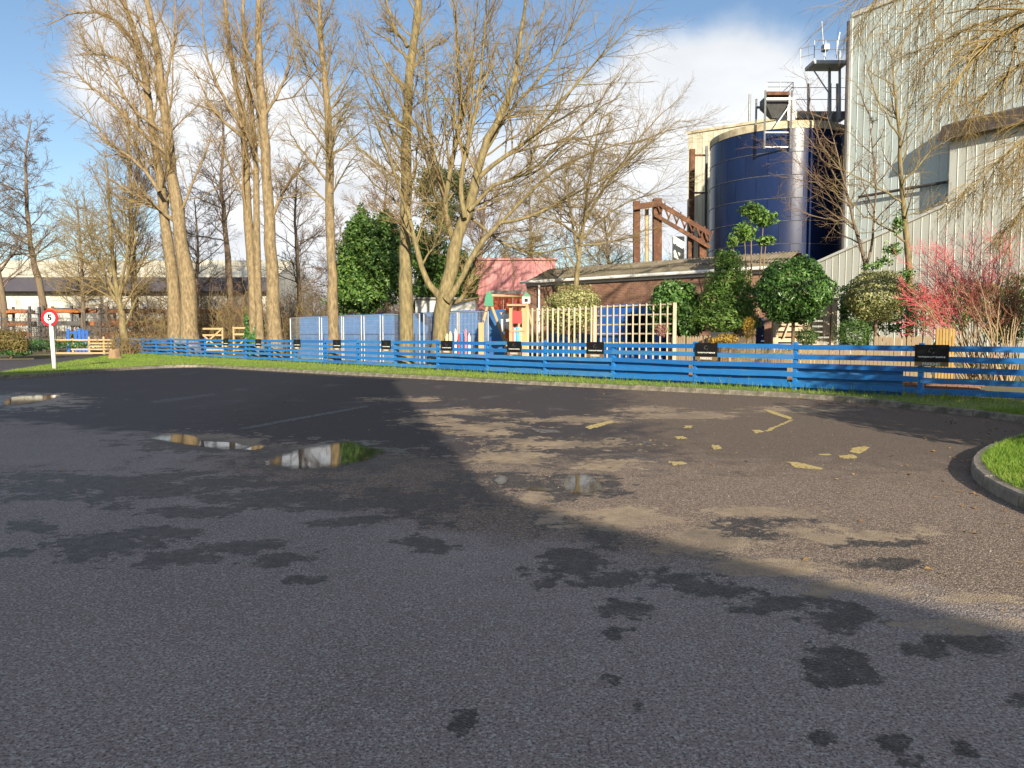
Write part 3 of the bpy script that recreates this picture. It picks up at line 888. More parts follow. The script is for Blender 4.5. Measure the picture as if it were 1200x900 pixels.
# local: x along the fence to the left, +y towards the car park
r_ = random.Random(4)
def rail_mesh(L, h, th):
    mb = MB(); mb.box(-L / 2, L / 2, -th / 2, th / 2, -h / 2, h / 2); return mb.mesh('rail', blue)
blue_b = mat('faded_blue_paint', (.026, .165, .41), (.04, .19, .45), 2, .65, .25, 40, stretch=(1, 1, 6), dirt=((.10, .20, .34), 3.5, .7))
blue_c = mat('deep_blue_paint', (.008, .12, .39), (.014, .145, .43), 3, .5, .25, 40, stretch=(1, 1, 6), dirt=((.06, .10, .18), 4, .6))
me_rails = []
for bm__ in (blue, blue, blue_b, blue_c):
    mb = MB(); L_ = FSTEP - .006
    nseg = 6; vs = []; sag = [r_.gauss(0, .004) for _ in range(nseg + 1)]; bow = [r_.gauss(0, .004) for _ in range(nseg + 1)]
    for i_ in range(nseg + 1):
        x_ = -L_ / 2 + L_ * i_ / nseg
        for y_, z_ in ((-.016, -.065), (.016, -.065), (.016, .065), (-.016, .065)): vs.append((x_, y_ + (bow[i_] if 0 < i_ < nseg else 0), z_ + (sag[i_] if 0 < i_ < nseg else 0)))
    fs = [(0, 1, 2, 3), tuple(nseg * 4 + k_ for k_ in (3, 2, 1, 0))]
    for i_ in range(nseg):
        for k_ in range(4): fs.append((i_ * 4 + k_, i_ * 4 + 4 + k_, i_ * 4 + 4 + (k_ + 1) % 4, i_ * 4 + (k_ + 1) % 4))
    me_rails.append(mb.add(vs, fs).mesh('rail', bm__))
me_post = MB().box(-.05, .05, -.05, .05, -.12, 1.14).mesh('post', blue)
me_post_t = MB().box(-.05, .05, -.05, .05, -.12, 1.25).mesh('post', blue)
for k in range(-2, 21):
    link('post', me_post_t if k % 2 == 0 or k < 3 else me_post, fence, (k * FSTEP, 0, 0), (r_.gauss(0, .008), r_.gauss(0, .008), 0))
    if k == 20: continue
    for i in range(5):
        z = 1.19 - .245 * i - .065
        o = link('rail', r_.choice(me_rails), fence, ((k + .5) * FSTEP, .067 + r_.uniform(-.003, .003), z + r_.gauss(0, .006)), (r_.gauss(0, .02), r_.gauss(0, .005), 0))
    if 0 <= k < 6 and True:
        s0, s1 = (.0, 1.0) if k else (.12, 1.0)
        for z in (.512, .268, .03):
            L = FSTEP * (s1 - s0) - .10 - (.22 if k in (1, 2) else 0.0)
            mb = MB(); mb.box(-L / 2, L / 2, -.015, .015, -.075, .075)
            xc = (k + (s0 + s1) / 2) * FSTEP + (.11 if k in (1, 2) else 0)
            link('rear_board', mb.mesh('rear_board', r_.choice((blue, blue_b))), fence, (xc, -.066, z + r_.gauss(0, .006)), (0, r_.gauss(0, .004), 0))

# parking signs screwed to the fence
black = mat('black_sign_board', (.007, .007, .008), (.012, .012, .012), 8, .55, spec=.2)
wood_sign = mat('varnished_sign_wood', (.22, .15, .075), (.16, .11, .06), 6, .6, stretch=(1, 1, 8))
white_p = mat('white_lettering', (.75, .75, .73), (.68, .68, .66), 5, .6)
def text_mesh(s, size, m_, ext=.002, bold=0.0):
    cu = bpy.data.curves.new('lettering', 'FONT'); cu.body = s; cu.size = size; cu.align_x = 'CENTER'; cu.align_y = 'CENTER'; cu.extrude = ext; cu.resolution_u = 3; cu.offset = bold
    o = bpy.data.objects.new('lettering', cu); COL.objects.link(o)
    dg = bpy.context.evaluated_depsgraph_get()
    me = bpy.data.meshes.new_from_object(o.evaluated_get(dg)); me.name = 'lettering'
    bpy.data.objects.remove(o); me.materials.clear(); me.materials.append(m_)
    return me
park_t = text_mesh('PARKING', .092, white_p, .002, .002)
b_me = MB().box(-.36, .36, -.012, .012, -.02, .375).mesh('sign_board', black)
w_me = MB().box(-.36, .36, -.010, .010, -.125, -.022).mesh('wood_strip', wood_sign)
mb = MB(); rr = random.Random(2); x = -.29
while x < .28:                                            # one unreadable line of small capitals
    w = rr.uniform(.016, .024)
    if rr.random() > .14:
        z0_ = .075
        mb.box(x, x + .006, .0125, .015, z0_, z0_ + .036)
        if rr.random() < .6: mb.box(x + .0065, x + w, .0125, .015, z0_ + rr.choice((0, .015, .028)), z0_ + rr.choice((.034, .036)))
        else: mb.box(x + w - .006, x + w, .0125, .015, z0_, z0_ + .036)
    x += w + .008
line_me = mb.mesh('lettering_line', white_p)
mb = MB()
for a0, a1, rd in ((-2.9, -1.9, .055), (-.6, .9, .055), (1.2, 2.0, .055), (-1.2, -.2, .03)):
    n = 8
    for i in range(n):
        a, b = a0 + (a1 - a0) * i / n, a0 + (a1 - a0) * (i + 1) / n
        mb.add([(math.cos(a) * rd, .0135, .23 + math.sin(a) * rd), (math.cos(b) * rd, .0135, .23 + math.sin(b) * rd), (math.cos(b) * (rd + .006), .0135, .23 + math.sin(b) * (rd + .006)), (math.cos(a) * (rd + .006), .0135, .23 + math.sin(a) * (rd + .006))], [(0, 1, 2, 3)])
grey_p = mat('grey_emblem', (.25, .25, .25), None, 5, .6)
logo_me = mb.mesh('emblem', grey_p)
SIGN_K = [(-.08, 'rightmost black parking sign, largest, on the shaded end of the blue fence'),
          (1.86, 'black parking sign on the blue fence below the dark green laurel bush'),
          (3.22, 'black parking sign on the blue fence in front of the square trellis'),
          (4.48, 'black parking sign on the blue fence below the red play panel'),
          (5.77, 'black parking sign on the blue fence right of the forked tree base'),
          (7.18, 'black parking sign on the blue fence just left of the straight middle poplar'),
          (8.56, 'black parking sign on the blue fence at the foot of the slim poplar'),
          (9.88, 'black parking sign on the blue fence at the left end of the mesh panels'),
          (11.38, 'black parking sign on the blue fence left of the ivy-clad poplar pair'),
          (12.85, 'leftmost black parking sign on the far end of the blue fence')]
for k_, lab in SIGN_K:
    c = fpt(k_ * FSTEP, -.10, VERGE_Z + .84)
    s = empty('parking_sign', c, lab, 'sign', 'parking signs on the blue fence', rz=math.atan2(FD.y, FD.x))
    sb_ = link('sign_board', b_me, s); ws_ = link('wood_strip', w_me, s)
    # lettering faces +y; mirrored x because local x runs to the viewer's left
    o = link('lettering', park_t, ws_, (0, .011, -.073), (PI / 2, 0, PI))
    o = link('lettering_line', line_me, sb_); link('emblem', logo_me, sb_)

# ================================================================== SPEED SIGN
base = G(64, 432, VERGE_Z)
sg = empty('speed_sign', base, 'white post with round red-edged 5 speed limit sign on the verge tip', 'sign')
wpost = mat('white_post_paint', (.78, .78, .76), (.66, .66, .63), 4, .5, dirt=((.3, .28, .22), 3, .5))
topc = P(58.5, 372.5, base.y)
lo = Vector((base.x, base.y, base.z - .1)); hi = Vector((topc.x, topc.y + .05, topc.z - .1))
MB(base).tube([lo, hi], .085, 14).build('post', wpost, sg, smooth=True)
def disc(c, r0, r1, y, th, n=40):
    mb = MB(base); vs, fs = [], []
    for i in range(n):
        a = 2 * PI * i / n
        for rr_, yy in ((r0, y), (r1, y), (r1, y + th), (r0, y + th)):
            vs.append((c.x + math.cos(a) * rr_, yy, c.z + math.sin(a) * rr_))
    for i in range(n):
        j = (i + 1) % n
        for k_ in range(4):
            fs.append((i * 4 + k_, j * 4 + k_, j * 4 + (k_ + 1) % 4, i * 4 + (k_ + 1) % 4))
    return mb.add(vs, fs)
redp = mat('sign_red', (.50, .012, .02), (.42, .012, .02), 3, .4)
disc(topc, .24, .36, topc.y - .03, .03).build('red_ring', redp, sg)
disc(topc, .0, .242, topc.y - .026, .022).build('white_face', wpost, sg)
disc(topc, .0, .355, topc.y + .003, .01).build('back_plate', mat('sign_back_grey', (.3, .3, .3), None, 3, .5), sg)
o = link('numeral', text_mesh('5', .36, black, .003, .016), sg, (topc.x - base.x, topc.y - .03 - base.y, topc.z - base.z), (PI / 2, 0, 0), (1.15, 1, 1))

# ================================================================== FACTORY
def ribbed(L, H, rib=.5, depth=.017, top=None):
    """trapezoidal sheet of length L (x) and height H (z), ribs towards -y; top: function x -> height"""
    prof = []; x = 0.0
    while x < L - 1e-6:
        for dx, y in ((0, 0), (rib - .05, 0), (rib - .04, -depth), (rib - .012, -depth)):
            if x + dx < L: prof.append((x + dx, y))
        x += rib
    prof.append((L, 0))
    vs = []; fs = []
    for (x, y) in prof:
        vs += [(x, y, 0), (x, y, top(x) if top else H)]
    for i in range(len(prof) - 1):
        fs.append((2 * i, 2 * i + 2, 2 * i + 3, 2 * i + 1))
    return MB().add(vs, fs)
clad = mat('pale_green_cladding', (.48, .555, .545), (.43, .495, .48), .35, .5, spec=.4, stretch=(1, 1, .2), dirt=((.34, .36, .31), .7, .7))
clad2 = mat('cream_cladding', (0.544, 0.560, 0.512), (0.464, 0.480, 0.432), .4, .5, spec=.4, stretch=(1, 1, .3), dirt=((.30, .28, .22), .6, .6))
trim = mat('pale_trim', (.60, .61, .58), (.5, .51, .48), 2, .5)
dark_trim = mat('dark_trim', (.035, .032, .035), (.055, .05, .05), 2, .7)
corner = P(989.5, 393, 51.0); corner.z = 0
WD = Vector((.52, -.854, 0)).normalized(); WB = Vector((.854, .52, 0)).normalized()   # along the wall towards the viewer, and into the building
top_z = P(990, 20, 51).z
mill = empty('tall_clad_building', corner, 'tall pale green ribbed-clad factory building at the right', 'building', rz=math.atan2(WD.y, WD.x))
# local: x along the wall (right), y = into the building (left normal of WD is WB)
sheet = ribbed(1.0, top_z).mesh('cladding_sheet', clad)
for i in range(30): link('cladding_sheet', sheet, mill, (i * 1.0, .0 if i % 2 else .004, 0))
MB().box(.02, 29.98, .06, 14, 0, top_z - .05).build('core', clad, mill)
MB().box(-.08, 30, -.10, .06, top_z, top_z + .28).build('eaves_trim', trim, mill)
MB().box(-.16, 0, -.06, .10, 0, top_z + .28).build('corner_flashing', trim, mill)
sheet_e = ribbed(1.0, top_z - .05).mesh('end_cladding_sheet', mat('painted_shade_end_cladding', (.13, .14, .14), (.1, .1, .1), .5, .6))  # shade of the turned-away end wall is put into this dark colour
for i in range(14): link('end_cladding_sheet', sheet_e, mill, (0, 1.12 + i, 0), (0, 0, -PI / 2))
MB().tube([(-.12, -.3, 0), (-.12, -.3, top_z - .3)], .10, 8).build('downpipe', dark_trim, mill)
MB().tube([(1.0, -.35, P(1003, 231, 50).z), (9.4, -.35, P(1003, 231, 50).z)], .09, 8).build('pipe', dark_trim, mill)

# lower bay in front of it with a sloping left shoulder
bay0 = Vector((25.3, 44.6, 0))
bay = empty('lower_clad_bay', bay0, 'lower cream ribbed-clad bay with a sloping shoulder in front of the tall building', 'building', rz=math.atan2(WD.y, WD.x))
bz = P(1105, 160, 44.6).z; sh = P(1105, 240, 44.6).z; sl_ = 6.35
sheet = ribbed(1.0, bz).mesh('cladding_sheet', clad2)
for i in range(16): link('cladding_sheet', sheet, bay, (i * 1.0, 0 if i % 2 else .004, 0))
for i in range(9):
    z0_, z1_ = sh + (sl_ - sh) * (i + 1) / 9, sh + (sl_ - sh) * i / 9
    s_ = ribbed(1.0, 1, top=lambda x, a=z0_, b=z1_: a + (b - a) * x)
    link('cladding_sheet', s_.mesh('cladding_sheet', clad2), bay, (-(i + 1) * 1.0, .002 if i % 2 else .006, 0))
MB().box(.02, 16, .05, 2.0, 0, bz - .02).build('core', clad2, bay)
mb = MB(); mb.add([(-9, .05, 0), (0, .05, 0), (0, .05, sh - .03), (-9, .05, sl_ - .03), (-9, 1.9, 0), (0, 1.9, 0), (0, 1.9, sh - .03), (-9, 1.9, sl_ - .03)], [(0, 1, 2, 3), (7, 6, 5, 4), (0, 4, 5, 1), (1, 5, 6, 2), (2, 6, 7, 3), (3, 7, 4, 0)]).build('shoulder', clad2, bay)
MB().bar((-9.1, -.05, sl_ + .03), (-.02, -.05, sh + .03), .22, .16).build('verge_trim', trim, bay)
mb = MB(); mb.add([(-.5, -.55, bz - .25), (16, -.55, bz - .25), (16, -.55, bz + .55), (-.2, -.55, bz + .55), (-.5, 2.0, bz + .25), (16, 2.0, bz + .25), (16, 2.0, bz + 1.4), (-.2, 2.0, bz + 1.4)], [(0, 1, 2, 3), (7, 6, 5, 4), (0, 4, 5, 1), (1, 5, 6, 2), (2, 6, 7, 3), (3, 7, 4, 0)]).build('roof', mat('dark_roof_edge', (.07, .055, .05), (.11, .09, .08), 2.5, .85, .5, 12, stretch=(4, 1, 1)), bay)

# blue panel tank
tank_c = P(908, 393, 60.0); tank_c.z = 0
TR = 5.17
tank_m = mat('blue_enamel_panel', (.007, .016, .058), (.010, .023, .08), .45, .22, spec=.22, stretch=(1, 1, .35), dirt=((.025, .036, .085), .8, .5))
tank_m2 = mat('dark_blue_enamel_panel', (.006, .013, .046), (.009, .019, .066), .5, .24, spec=.22, dirt=((.022, .033, .075), .8, .5))
seam = mat('tank_seam_sealant', (.10, .11, .13), (.055, .06, .075), 3, .75)
tank_top = P(832, 171, 60).z
tank = empty('blue_storage_tank', tank_c, 'big round dark blue panelled storage tank beside the factory', 'tank')
NSEG, NR = 20, 10
ring_h = tank_top / NR
def panel_mesh(m_):
    mb = MB(); a = 2 * PI / NSEG; n = 6; g = .003
    vs, fs = [], []
    for i in range(n + 1):
        an_ = -a / 2 + g + (a - 2 * g) * i / n
        for z in (.014, ring_h - .014): vs.append((math.cos(an_) * TR, math.sin(an_) * TR, z))
    fs = [(2 * i, 2 * i + 2, 2 * i + 3, 2 * i + 1) for i in range(n)]
    mb.add(vs, fs)
    rim = []
    for an_ in (-a / 2 + g, a / 2 - g):
        for rr_ in (TR - .001, TR - .035):
            for z in (.014, ring_h - .014): rim.append((math.cos(an_) * rr_, math.sin(an_) * rr_, z))
    mb.add(rim, [(0, 1, 3, 2), (4, 6, 7, 5)])
    return mb.mesh('panel', m_, True)
pm = [panel_mesh(tank_m), panel_mesh(tank_m2)]
for m_ in pm:
    m_.polygons.foreach_set('use_smooth', [True] * len(m_.polygons))
rr = random.Random(6)
for j in range(NR):
    for i in range(NSEG):
        a = 2 * PI * (i + .5 * (j % 2)) / NSEG
        if math.sin(a) > .45: continue
        link('panel', pm[rr.random() < .4], tank, (0, 0, j * ring_h), (0, 0, a))
MB().tube([(0, 0, 0), (0, 0, tank_top - .02)], TR - .035, 48).build('shell', seam, tank, smooth=False)
for j in range(1, NR):
    n = 48
    mb = MB(); mb.tube([(math.cos(2 * PI * i / n) * (TR + .01), math.sin(2 * PI * i / n) * (TR + .01), j * ring_h) for i in range(n + 1)], .03, 4, cap=False)
    mb.build('ring_flange', seam, tank)
rust_cream = mat('stained_cream_roof', (.52, .48, .36), (.38, .33, .22), 1.2, .8, .3, 10, dirt=((.20, .13, .07), 1.5, .7))
mb = MB(); mb.tube([(0, 0, tank_top), (0, 0, tank_top + .5)], TR + .05, 48); mb.tube([(0, 0, tank_top + .49), (0, 0, tank_top + .6), (0, 0, tank_top + 1.5)], [TR + .02, TR - .2, .9], 48)
mb.build('roof', rust_cream, tank)
# gantry and hopper on the roof
steel = mat('galvanised_steel', (.26, .27, .28), (.18, .19, .20), 4, .5, metal=.5)
lsteel = mat('light_steel', (.34, .36, .38), (.26, .28, .30), 3, .5)
dsteel = mat('dark_steel', (.10, .105, .11), (.07, .07, .075), 3, .6, metal=.3)
rust = mat('rusty_steel', (.115, .052, .030), (.07, .035, .024), 2.5, .9, .4, 12, dirt=((.28, .13, .06), 3, .6))
gy = 55.0
gc = P(903, 150, gy); gc.z = tank_top + .5
gan = empty('hopper_gantry', gc, 'steel gantry with a grey hopper on top of the blue tank', 'gantry')
def X(u): return P(u, 393, gy).x
def Z(v): return P(600, v, gy).z
mb = MB(gc)
for u in (889, 919):
    for yy in (gy - 0.4, gy + 1.6):
        mb.tube([(X(u), yy, Z(176) if yy < gy else gc.z), (X(u), yy, Z(108))], .075, 6)
mb.build('leg', steel, gan)
mb = MB(gc)
for v in (157, 174): mb.bar((X(889), gy - .4, Z(v)), (X(916), gy - .4, Z(v)), .09, .09)
mb.bar((X(890), gy - .4, Z(118)), (X(920), gy - .4, Z(118)), .12, .16); mb.bar((X(890), gy + 1.6, Z(118)), (X(920), gy + 1.6, Z(118)), .12, .16)
mb.bar((X(919), gy - .4, Z(122)), (X(902), gy - .4, Z(148)), .08, .08)
mb.build('brace', steel, gan)
mb = MB(gc)
x0_, x1_ = X(892), X(918); zt, zb = Z(112), Z(136)
mb.add([(x0_, gy, zt), (x1_, gy, zt), (x1_, gy + 1.4, zt), (x0_, gy + 1.4, zt), (x0_, gy, Z(122)), (x1_, gy, Z(122)), (x1_, gy + 1.4, Z(122)), (x0_, gy + 1.4, Z(122)), (X(902), gy + .5, zb), (X(909), gy + .5, zb), (X(909), gy + .9, zb), (X(902), gy + .9, zb)],
       [(0, 1, 2, 3), (0, 4, 5, 1), (1, 5, 6, 2), (2, 6, 7, 3), (3, 7, 4, 0), (4, 8, 9, 5), (5, 9, 10, 6), (6, 10, 11, 7), (7, 11, 8, 4), (8, 11, 10, 9)]).build('hopper', dsteel, gan)
MB(gc).box(X(918), X(927), gy + .2, gy + 2.6, Z(140), Z(112)).build('side_housing', steel, gan)
MB(gc).box(X(891), X(917), gy - .35, gy + .0, Z(113), Z(109)).build('red_beam', rust, gan)
def railing(mb, pts, h=1.05, step=1.0):
    for a, b in zip(pts[:-1], pts[1:]):
        a, b = Vector(a), Vector(b); n = max(1, int((b - a).length / step))
        for i in range(n + 1):
            q_ = a.lerp(b, i / n); mb.tube([q_, q_ + Vector((0, 0, h))], .025, 5)
        for k_ in (.5, 1.0): mb.tube([a + Vector((0, 0, h * k_)), b + Vector((0, 0, h * k_))], .025, 5)
mb = MB(gc); railing(mb, [(X(891), gy - .3, Z(109)), (X(921), gy - .3, Z(109)), (X(921), gy + 1.6, Z(109))], .65, .8); mb.build('railing', steel, gan)
# walkway from the tank to the tall building
wy = 57.5
wk0 = P(958, 140, wy)
wk = empty('walkway', wk0, 'grey steel walkway with railings linking tank roof and tall building', 'walkway')
MB(wk0).box(P(927, 0, wy).x, P(992, 0, wy).x, wy - .6, wy + .6, P(0, 141, wy).z, P(0, 133, wy).z).build('deck', steel, wk)
mb = MB(wk0); railing(mb, [(P(927, 0, wy).x, wy - .55, P(0, 133, wy).z), (P(991, 0, wy).x, wy - .55, P(0, 133, wy).z)], 1.7, 1.1); mb.build('railing', steel, wk)
mb = MB(wk0)
for u in (947, 973, 981): mb.bar(P(u, 300, wy - .7), P(u, 98, wy - .7), .13, .13)
mb.build('support', lsteel, wk)
py_ = 55.5
pl0 = P(965, 75, py_)
plat = empty('roof_platform', pl0, 'high steel platform with railings fixed to the tall building side', 'platform')
MB(pl0).box(P(950, 0, py_).x, P(990, 0, py_).x, py_ - .8, py_ + .8, P(0, 79, py_).z, P(0, 75, py_).z).build('deck', lsteel, plat)
mb = MB(pl0); railing(mb, [(P(951, 0, py_).x, py_ - .75, P(0, 73, py_).z), (P(990, 0, py_).x, py_ - .75, P(0, 73, py_).z)], 1.25, .7)
railing(mb, [(P(935, 0, py_).x, py_ - .75, P(0, 82, py_).z), (P(951, 0, py_).x, py_ - .75, P(0, 78, py_).z)], 1.2, .5); mb.build('railing', steel, plat)
mb = MB(pl0); mb.tube([P(966, 73, py_), P(963, 25, py_)], .03, 5); mb.tube([P(980, 60, py_), P(984, 38, py_)], .06, 5); mb.box(P(965, 0, py_).x, P(971, 0, py_).x, py_ - .4, py_ + .2, P(0, 60, py_).z, P(0, 53, py_).z); mb.build('aerial', steel, plat)
mb = MB(pl0)
mb.bar(P(972, 140, py_ + .3), P(972, 80, py_ + .3), .16, .16); mb.bar(P(984, 140, py_ + .3), P(984, 60, py_ + .3), .14, .14); mb.bar(P(952, 80, py_), P(972, 110, py_), .07, .07)
mb.build('support', lsteel, plat)

# pale building behind the tank
b0 = P(803, 393, 72); b0.z = 0
bk = empty('pale_block', b0, 'tall stained pale block standing behind the left side of the blue tank', 'building', rz=math.atan2(-.57, .82))
zt = P(803, 157, 72).z
stain = mat('stained_cladding', (0.510, 0.493, 0.399), (0.425, 0.408, 0.323), .5, .7, stretch=(1, 1, .18), dirt=((.30, .25, .15), 1.0, .8))
sheet = ribbed(1.0, zt, .5, .03).mesh('cladding_sheet', stain)
for i in range(10): link('cladding_sheet', sheet, bk, (i, 0 if i % 2 else .004, 0))
MB().box(.02, 10, .05, 8, 0, zt - .02).build('core', stain, bk)
MB().box(-.08, 10, -.12, .03, zt - .02, zt + .22).build('parapet', rust_cream, bk)
mb = MB(); mb.tube([(5.6, .3, zt), (5.6, .3, zt + 2.7)], .11, 8); mb.build('flue', steel, bk)
# rusty frame between block and tank
rf0 = P(808, 393, 66); rf0.z = 0
rf = empty('rusty_mast', rf0, 'tall rusty red steel mast with brackets against the pale block', 'mast')
MB(rf0).bar((rf0.x, 66, 0), (rf0.x, 66, P(0, 175, 66).z), .42, .42).build('post', rust, rf)
mb = MB(rf0)
for v in (182, 226): mb.bar((rf0.x, 66, P(0, v, 66).z), (P(833, 0, 66).x, 66, P(0, v, 66).z), .14, .14)
mb.build('bracket', rust, rf)
MB(rf0).bar((P(831, 0, 65.5).x, 65.5, 0), (P(831, 0, 65.5).x, 65.5, P(0, 171, 65.5).z), .2, .2).build('ladder_post', dsteel, rf)
# rusty conveyor
cy2 = 56.0
cv0 = P(770, 393, cy2); cv0.z = 0
cv = empty('rusty_conveyor', cv0, 'rusty brown steel conveyor frame sloping down towards the blue tank', 'conveyor')
for u, v, w in ((746, 236, .45), (770, 233, .6), (823, 272, .5), (808, 275, .25)):
    MB(cv0).bar(P(u, 330, cy2), P(u, v, cy2), w, w).build('leg', rust, cv)
MB(cv0).bar(P(758, 330, cy2 + .8), P(758, 240, cy2 + .8), .25, .25).build('leg', mat('buff_steel', (.42, .34, .2), (.3, .22, .12), 2, .8), cv)
for dy in (-.5, .9):
    MB(cv0).bar(P(742, 243, cy2 + dy), P(775, 238, cy2 + dy), .2, .4).build('side_beam', rust, cv)
    MB(cv0).bar(P(768, 236, cy2 + dy), P(832, 274, cy2 + dy), .16, .32).build('side_beam', rust, cv)
for dy in (-.5, .9): MB(cv0).bar(P(768, 252, cy2 + dy), P(832, 290, cy2 + dy), .16, .26).build('side_beam', rust, cv)
mb = MB(cv0)
for i in range(14):
    q_ = P(770, 244, cy2).lerp(P(830, 280, cy2), i / 13); mb.bar(q_ + Vector((-.2 if i % 2 else .2, -.5, -.5)), q_ + Vector((.2 if i % 2 else -.2, -.5, .5)), .1, .1)
mb.build('lattice', rust, cv)
MB(cv0).box(P(793, 0, cy2 + 3).x, P(806, 0, cy2 + 3).x, cy2 + 3, cy2 + 3.4, 0, P(0, 277, cy2 + 3).z).build('white_panel', trim, cv)

# ================================================================== BRICK OUTBUILDING
ba, bb = P(617, 331, 38.0), P(985, 331, 0.1)
ev = ba.z
bdir = Vector((9.38, -8.2, 0)).normalized(); bback = Vector((.658, .753, 0))
bL = 12.9
ob0 = Vector((ba.x, ba.y, 0))
ob = empty('brick_outbuilding', ob0, 'long low brick outbuilding with white gutter and mossy corrugated roof', 'building', rz=math.atan2(bdir.y, bdir.x))
brick2 = bpy.data.materials.new('weathered_brick'); brick2.use_nodes = True
brick_mat(brick2, (.27, .135, .085), (.21, .10, .068), (.27, .21, .16))
MB().box(0, bL, 0, 3.2, 0, ev).build('wall', brick2, ob)
roofm = mat('mossy_asbestos_roof', (.21, .175, .135), (.13, .115, .08), 1.6, .95, .5, 14, dirt=((.16, .15, .06), 2.5, .7))
# two pitches: near slope up from the gutter, corrugated
run, rise = 1.9, .70
def corr(L, n_w):
    prof = []
    for i in range(n_w * 4 + 1): prof.append((L * i / (n_w * 4), .03 * math.sin(i * PI / 2)))
    return prof
SHW = 1.075
for i in range(12):
    for row, (y0_, y1_) in enumerate(((-.25, run * .5 + .06), (run * .5 - .06, run))):
        mb = MB(); vs, fs = [], []
        prof = corr(SHW, 7)
        for x, d in prof:
            vs += [(x, y0_, ev + .06 + rise * (y0_ / run) + d + .03 * row), (x, y1_, ev + .06 + rise * (y1_ / run) + d + .03 * row)]
        for k_ in range(len(prof) - 1): fs.append((2 * k_, 2 * k_ + 2, 2 * k_ + 3, 2 * k_ + 1))
        mb.add(vs, fs)
        link('roof_sheet', mb.mesh('roof_sheet', roofm, True), ob, (i * SHW, 0, .005 * (i % 2)))
mb = MB(); mb.add([(0, run, ev + rise), (bL, run, ev + rise), (bL, 3.4, ev + .02), (0, 3.4, ev + .02)], [(0, 1, 2, 3)]); mb.build('rear_roof', roofm, ob)
mb = MB(); mb.add([(.0, 0, ev), (.0, 3.2, ev), (.0, run, ev + rise - .02), (.3, 0, ev), (.3, 3.2, ev), (.3, run, ev + rise - .02)], [(0, 1, 2), (5, 4, 3), (0, 2, 5, 3), (1, 4, 5, 2)]); mb.build('gable', brick2, ob)
wg = mat('white_gutter', (.78, .78, .76), (.66, .66, .62), 3, .5)
MB().tube([(-.1, -.32, ev - .02), (bL, -.32, ev - .02)], .075, 8).build('gutter', wg, ob)
MB().box(0, bL, -.06, -.004, ev - .2, ev + .01).build('fascia', wg, ob)
MB().tube([(.9, -.12, ev - .1), (.9, -.12, .1)], .05, 8).build('downpipe', wg, ob)

# ================================================================== PINK SHED
ph0 = P(556, 393, 50); ph0.z = 0
ph = empty('pink_shed', ph0, 'faded pink sheeted shed behind the orange boards', 'shed')
pink = mat('faded_pink_sheet', (0.459, 0.205, 0.205), (0.410, 0.172, 0.172), .8, .7, .2, 6, dirt=((.52, .26, .25), 1.5, .6))
zt = P(0, 305, 50).z
wpx = P(652, 0, 50).x - ph0.x
s_ = ribbed(wpx / 5, 1, .25, .02, top=lambda x: zt).mesh('sheet', pink)
for i in range(5): link('sheet', s_, ph, (i * wpx / 5, 0 if i % 2 else .004, 0))
MB().box(0.02, wpx - .02, .05, 7, 0, zt - .05).build('body', pink, ph)
MB().box(-.1, wpx + .1, -.12, 7.1, zt, zt + .12).build('roof', mat('shed_roof_pink', (.42, .2, .18), None, 1, .8), ph)
orange = mat('orange_boards', (0.468, 0.085, 0.030), (0.383, 0.076, 0.025), 2, .7, stretch=(4, 4, 1))
ob_f0 = P(575, 393, 46.5); ob_f0.z = 0
off_ = empty('orange_board_fence', ob_f0, 'orange-red vertical board fence below the pink shed', 'fence')
bm_ = MB().box(0, .21, -.012, .012, 0, P(0, 345, 46.5).z).mesh('board', orange)
nb_ = int((P(628, 0, 46.5).x - ob_f0.x) / .225)
for i in range(nb_): link('board', bm_, off_, (i * .225, rr.uniform(-.004, .004), rr.uniform(-.04, .02)))
MB().box(0, nb_ * .225, .016, .06, 1.2, 1.3).build('rail', orange, off_)
MB().box(-.1, nb_ * .225 + .1, -.05, .06, P(0, 345, 46.5).z + .03, P(0, 340.5, 46.5).z).build('cap', mat('grey_capping', (.3, .28, .24), None, 3, .8), off_)
# white cabin glimpsed behind the blue hoarding
wc0 = P(487, 393, 47); wc0.z = 0
wc = empty('white_cabin', wc0, 'small white cabin behind the blue hoarding beside the forked tree', 'cabin')
MB(wc0).box(wc0.x, P(556, 0, 47).x, 47, 50, 0, P(0, 351, 47).z).build('wall', mat('grubby_white', (.55, .55, .53), (.42, .42, .4), 1.5, .7), wc)
MB(wc0).box(wc0.x - .15, P(556, 0, 47).x + .1, 46.8, 50.2, P(0, 351, 47).z, P(0, 348.5, 47).z).build('roof', mat('cabin_roof', (.2, .19, .17), None, 2, .8), wc)

# ================================================================== LEFT INDUSTRIAL YARD
iy = 95.0
id0 = Vector((P(-60, 0, iy).x, iy, 0))
ind = empty('industrial_shed', id0, 'long pale industrial shed far off beyond the trees on the left', 'building')
x0_, x1_ = P(-60, 0, iy).x, P(318, 0, iy).x
ze, zf, zr = P(0, 342, iy).z, P(0, 326, iy).z, P(0, 305, iy + 9).z
palew = mat('pale_shed_wall', (.50, .50, .46), (.42, .42, .38), .4, .7, stretch=(1, 1, .3))
s_ = ribbed(3.0, ze, 1.0, .05).mesh('wall_sheet', palew)
n_ = int((x1_ - x0_) / 3)
for i in range(n_): link('wall_sheet', s_, ind, (i * 3.0, 0 if i % 2 else .006, 0))
x1_ = x0_ + n_ * 3
MB(id0).box(x0_ + .02, x1_ - .02, iy + .08, iy + 18, 0, ze).build('core', palew, ind)
MB(id0).box(x0_ - .2, x1_ + .2, iy - 1.6, iy + .6, ze, zf).build('fascia', mat('dark_blue_fascia', (.045, .045, .065), (.06, .055, .07), 1, .6), ind)
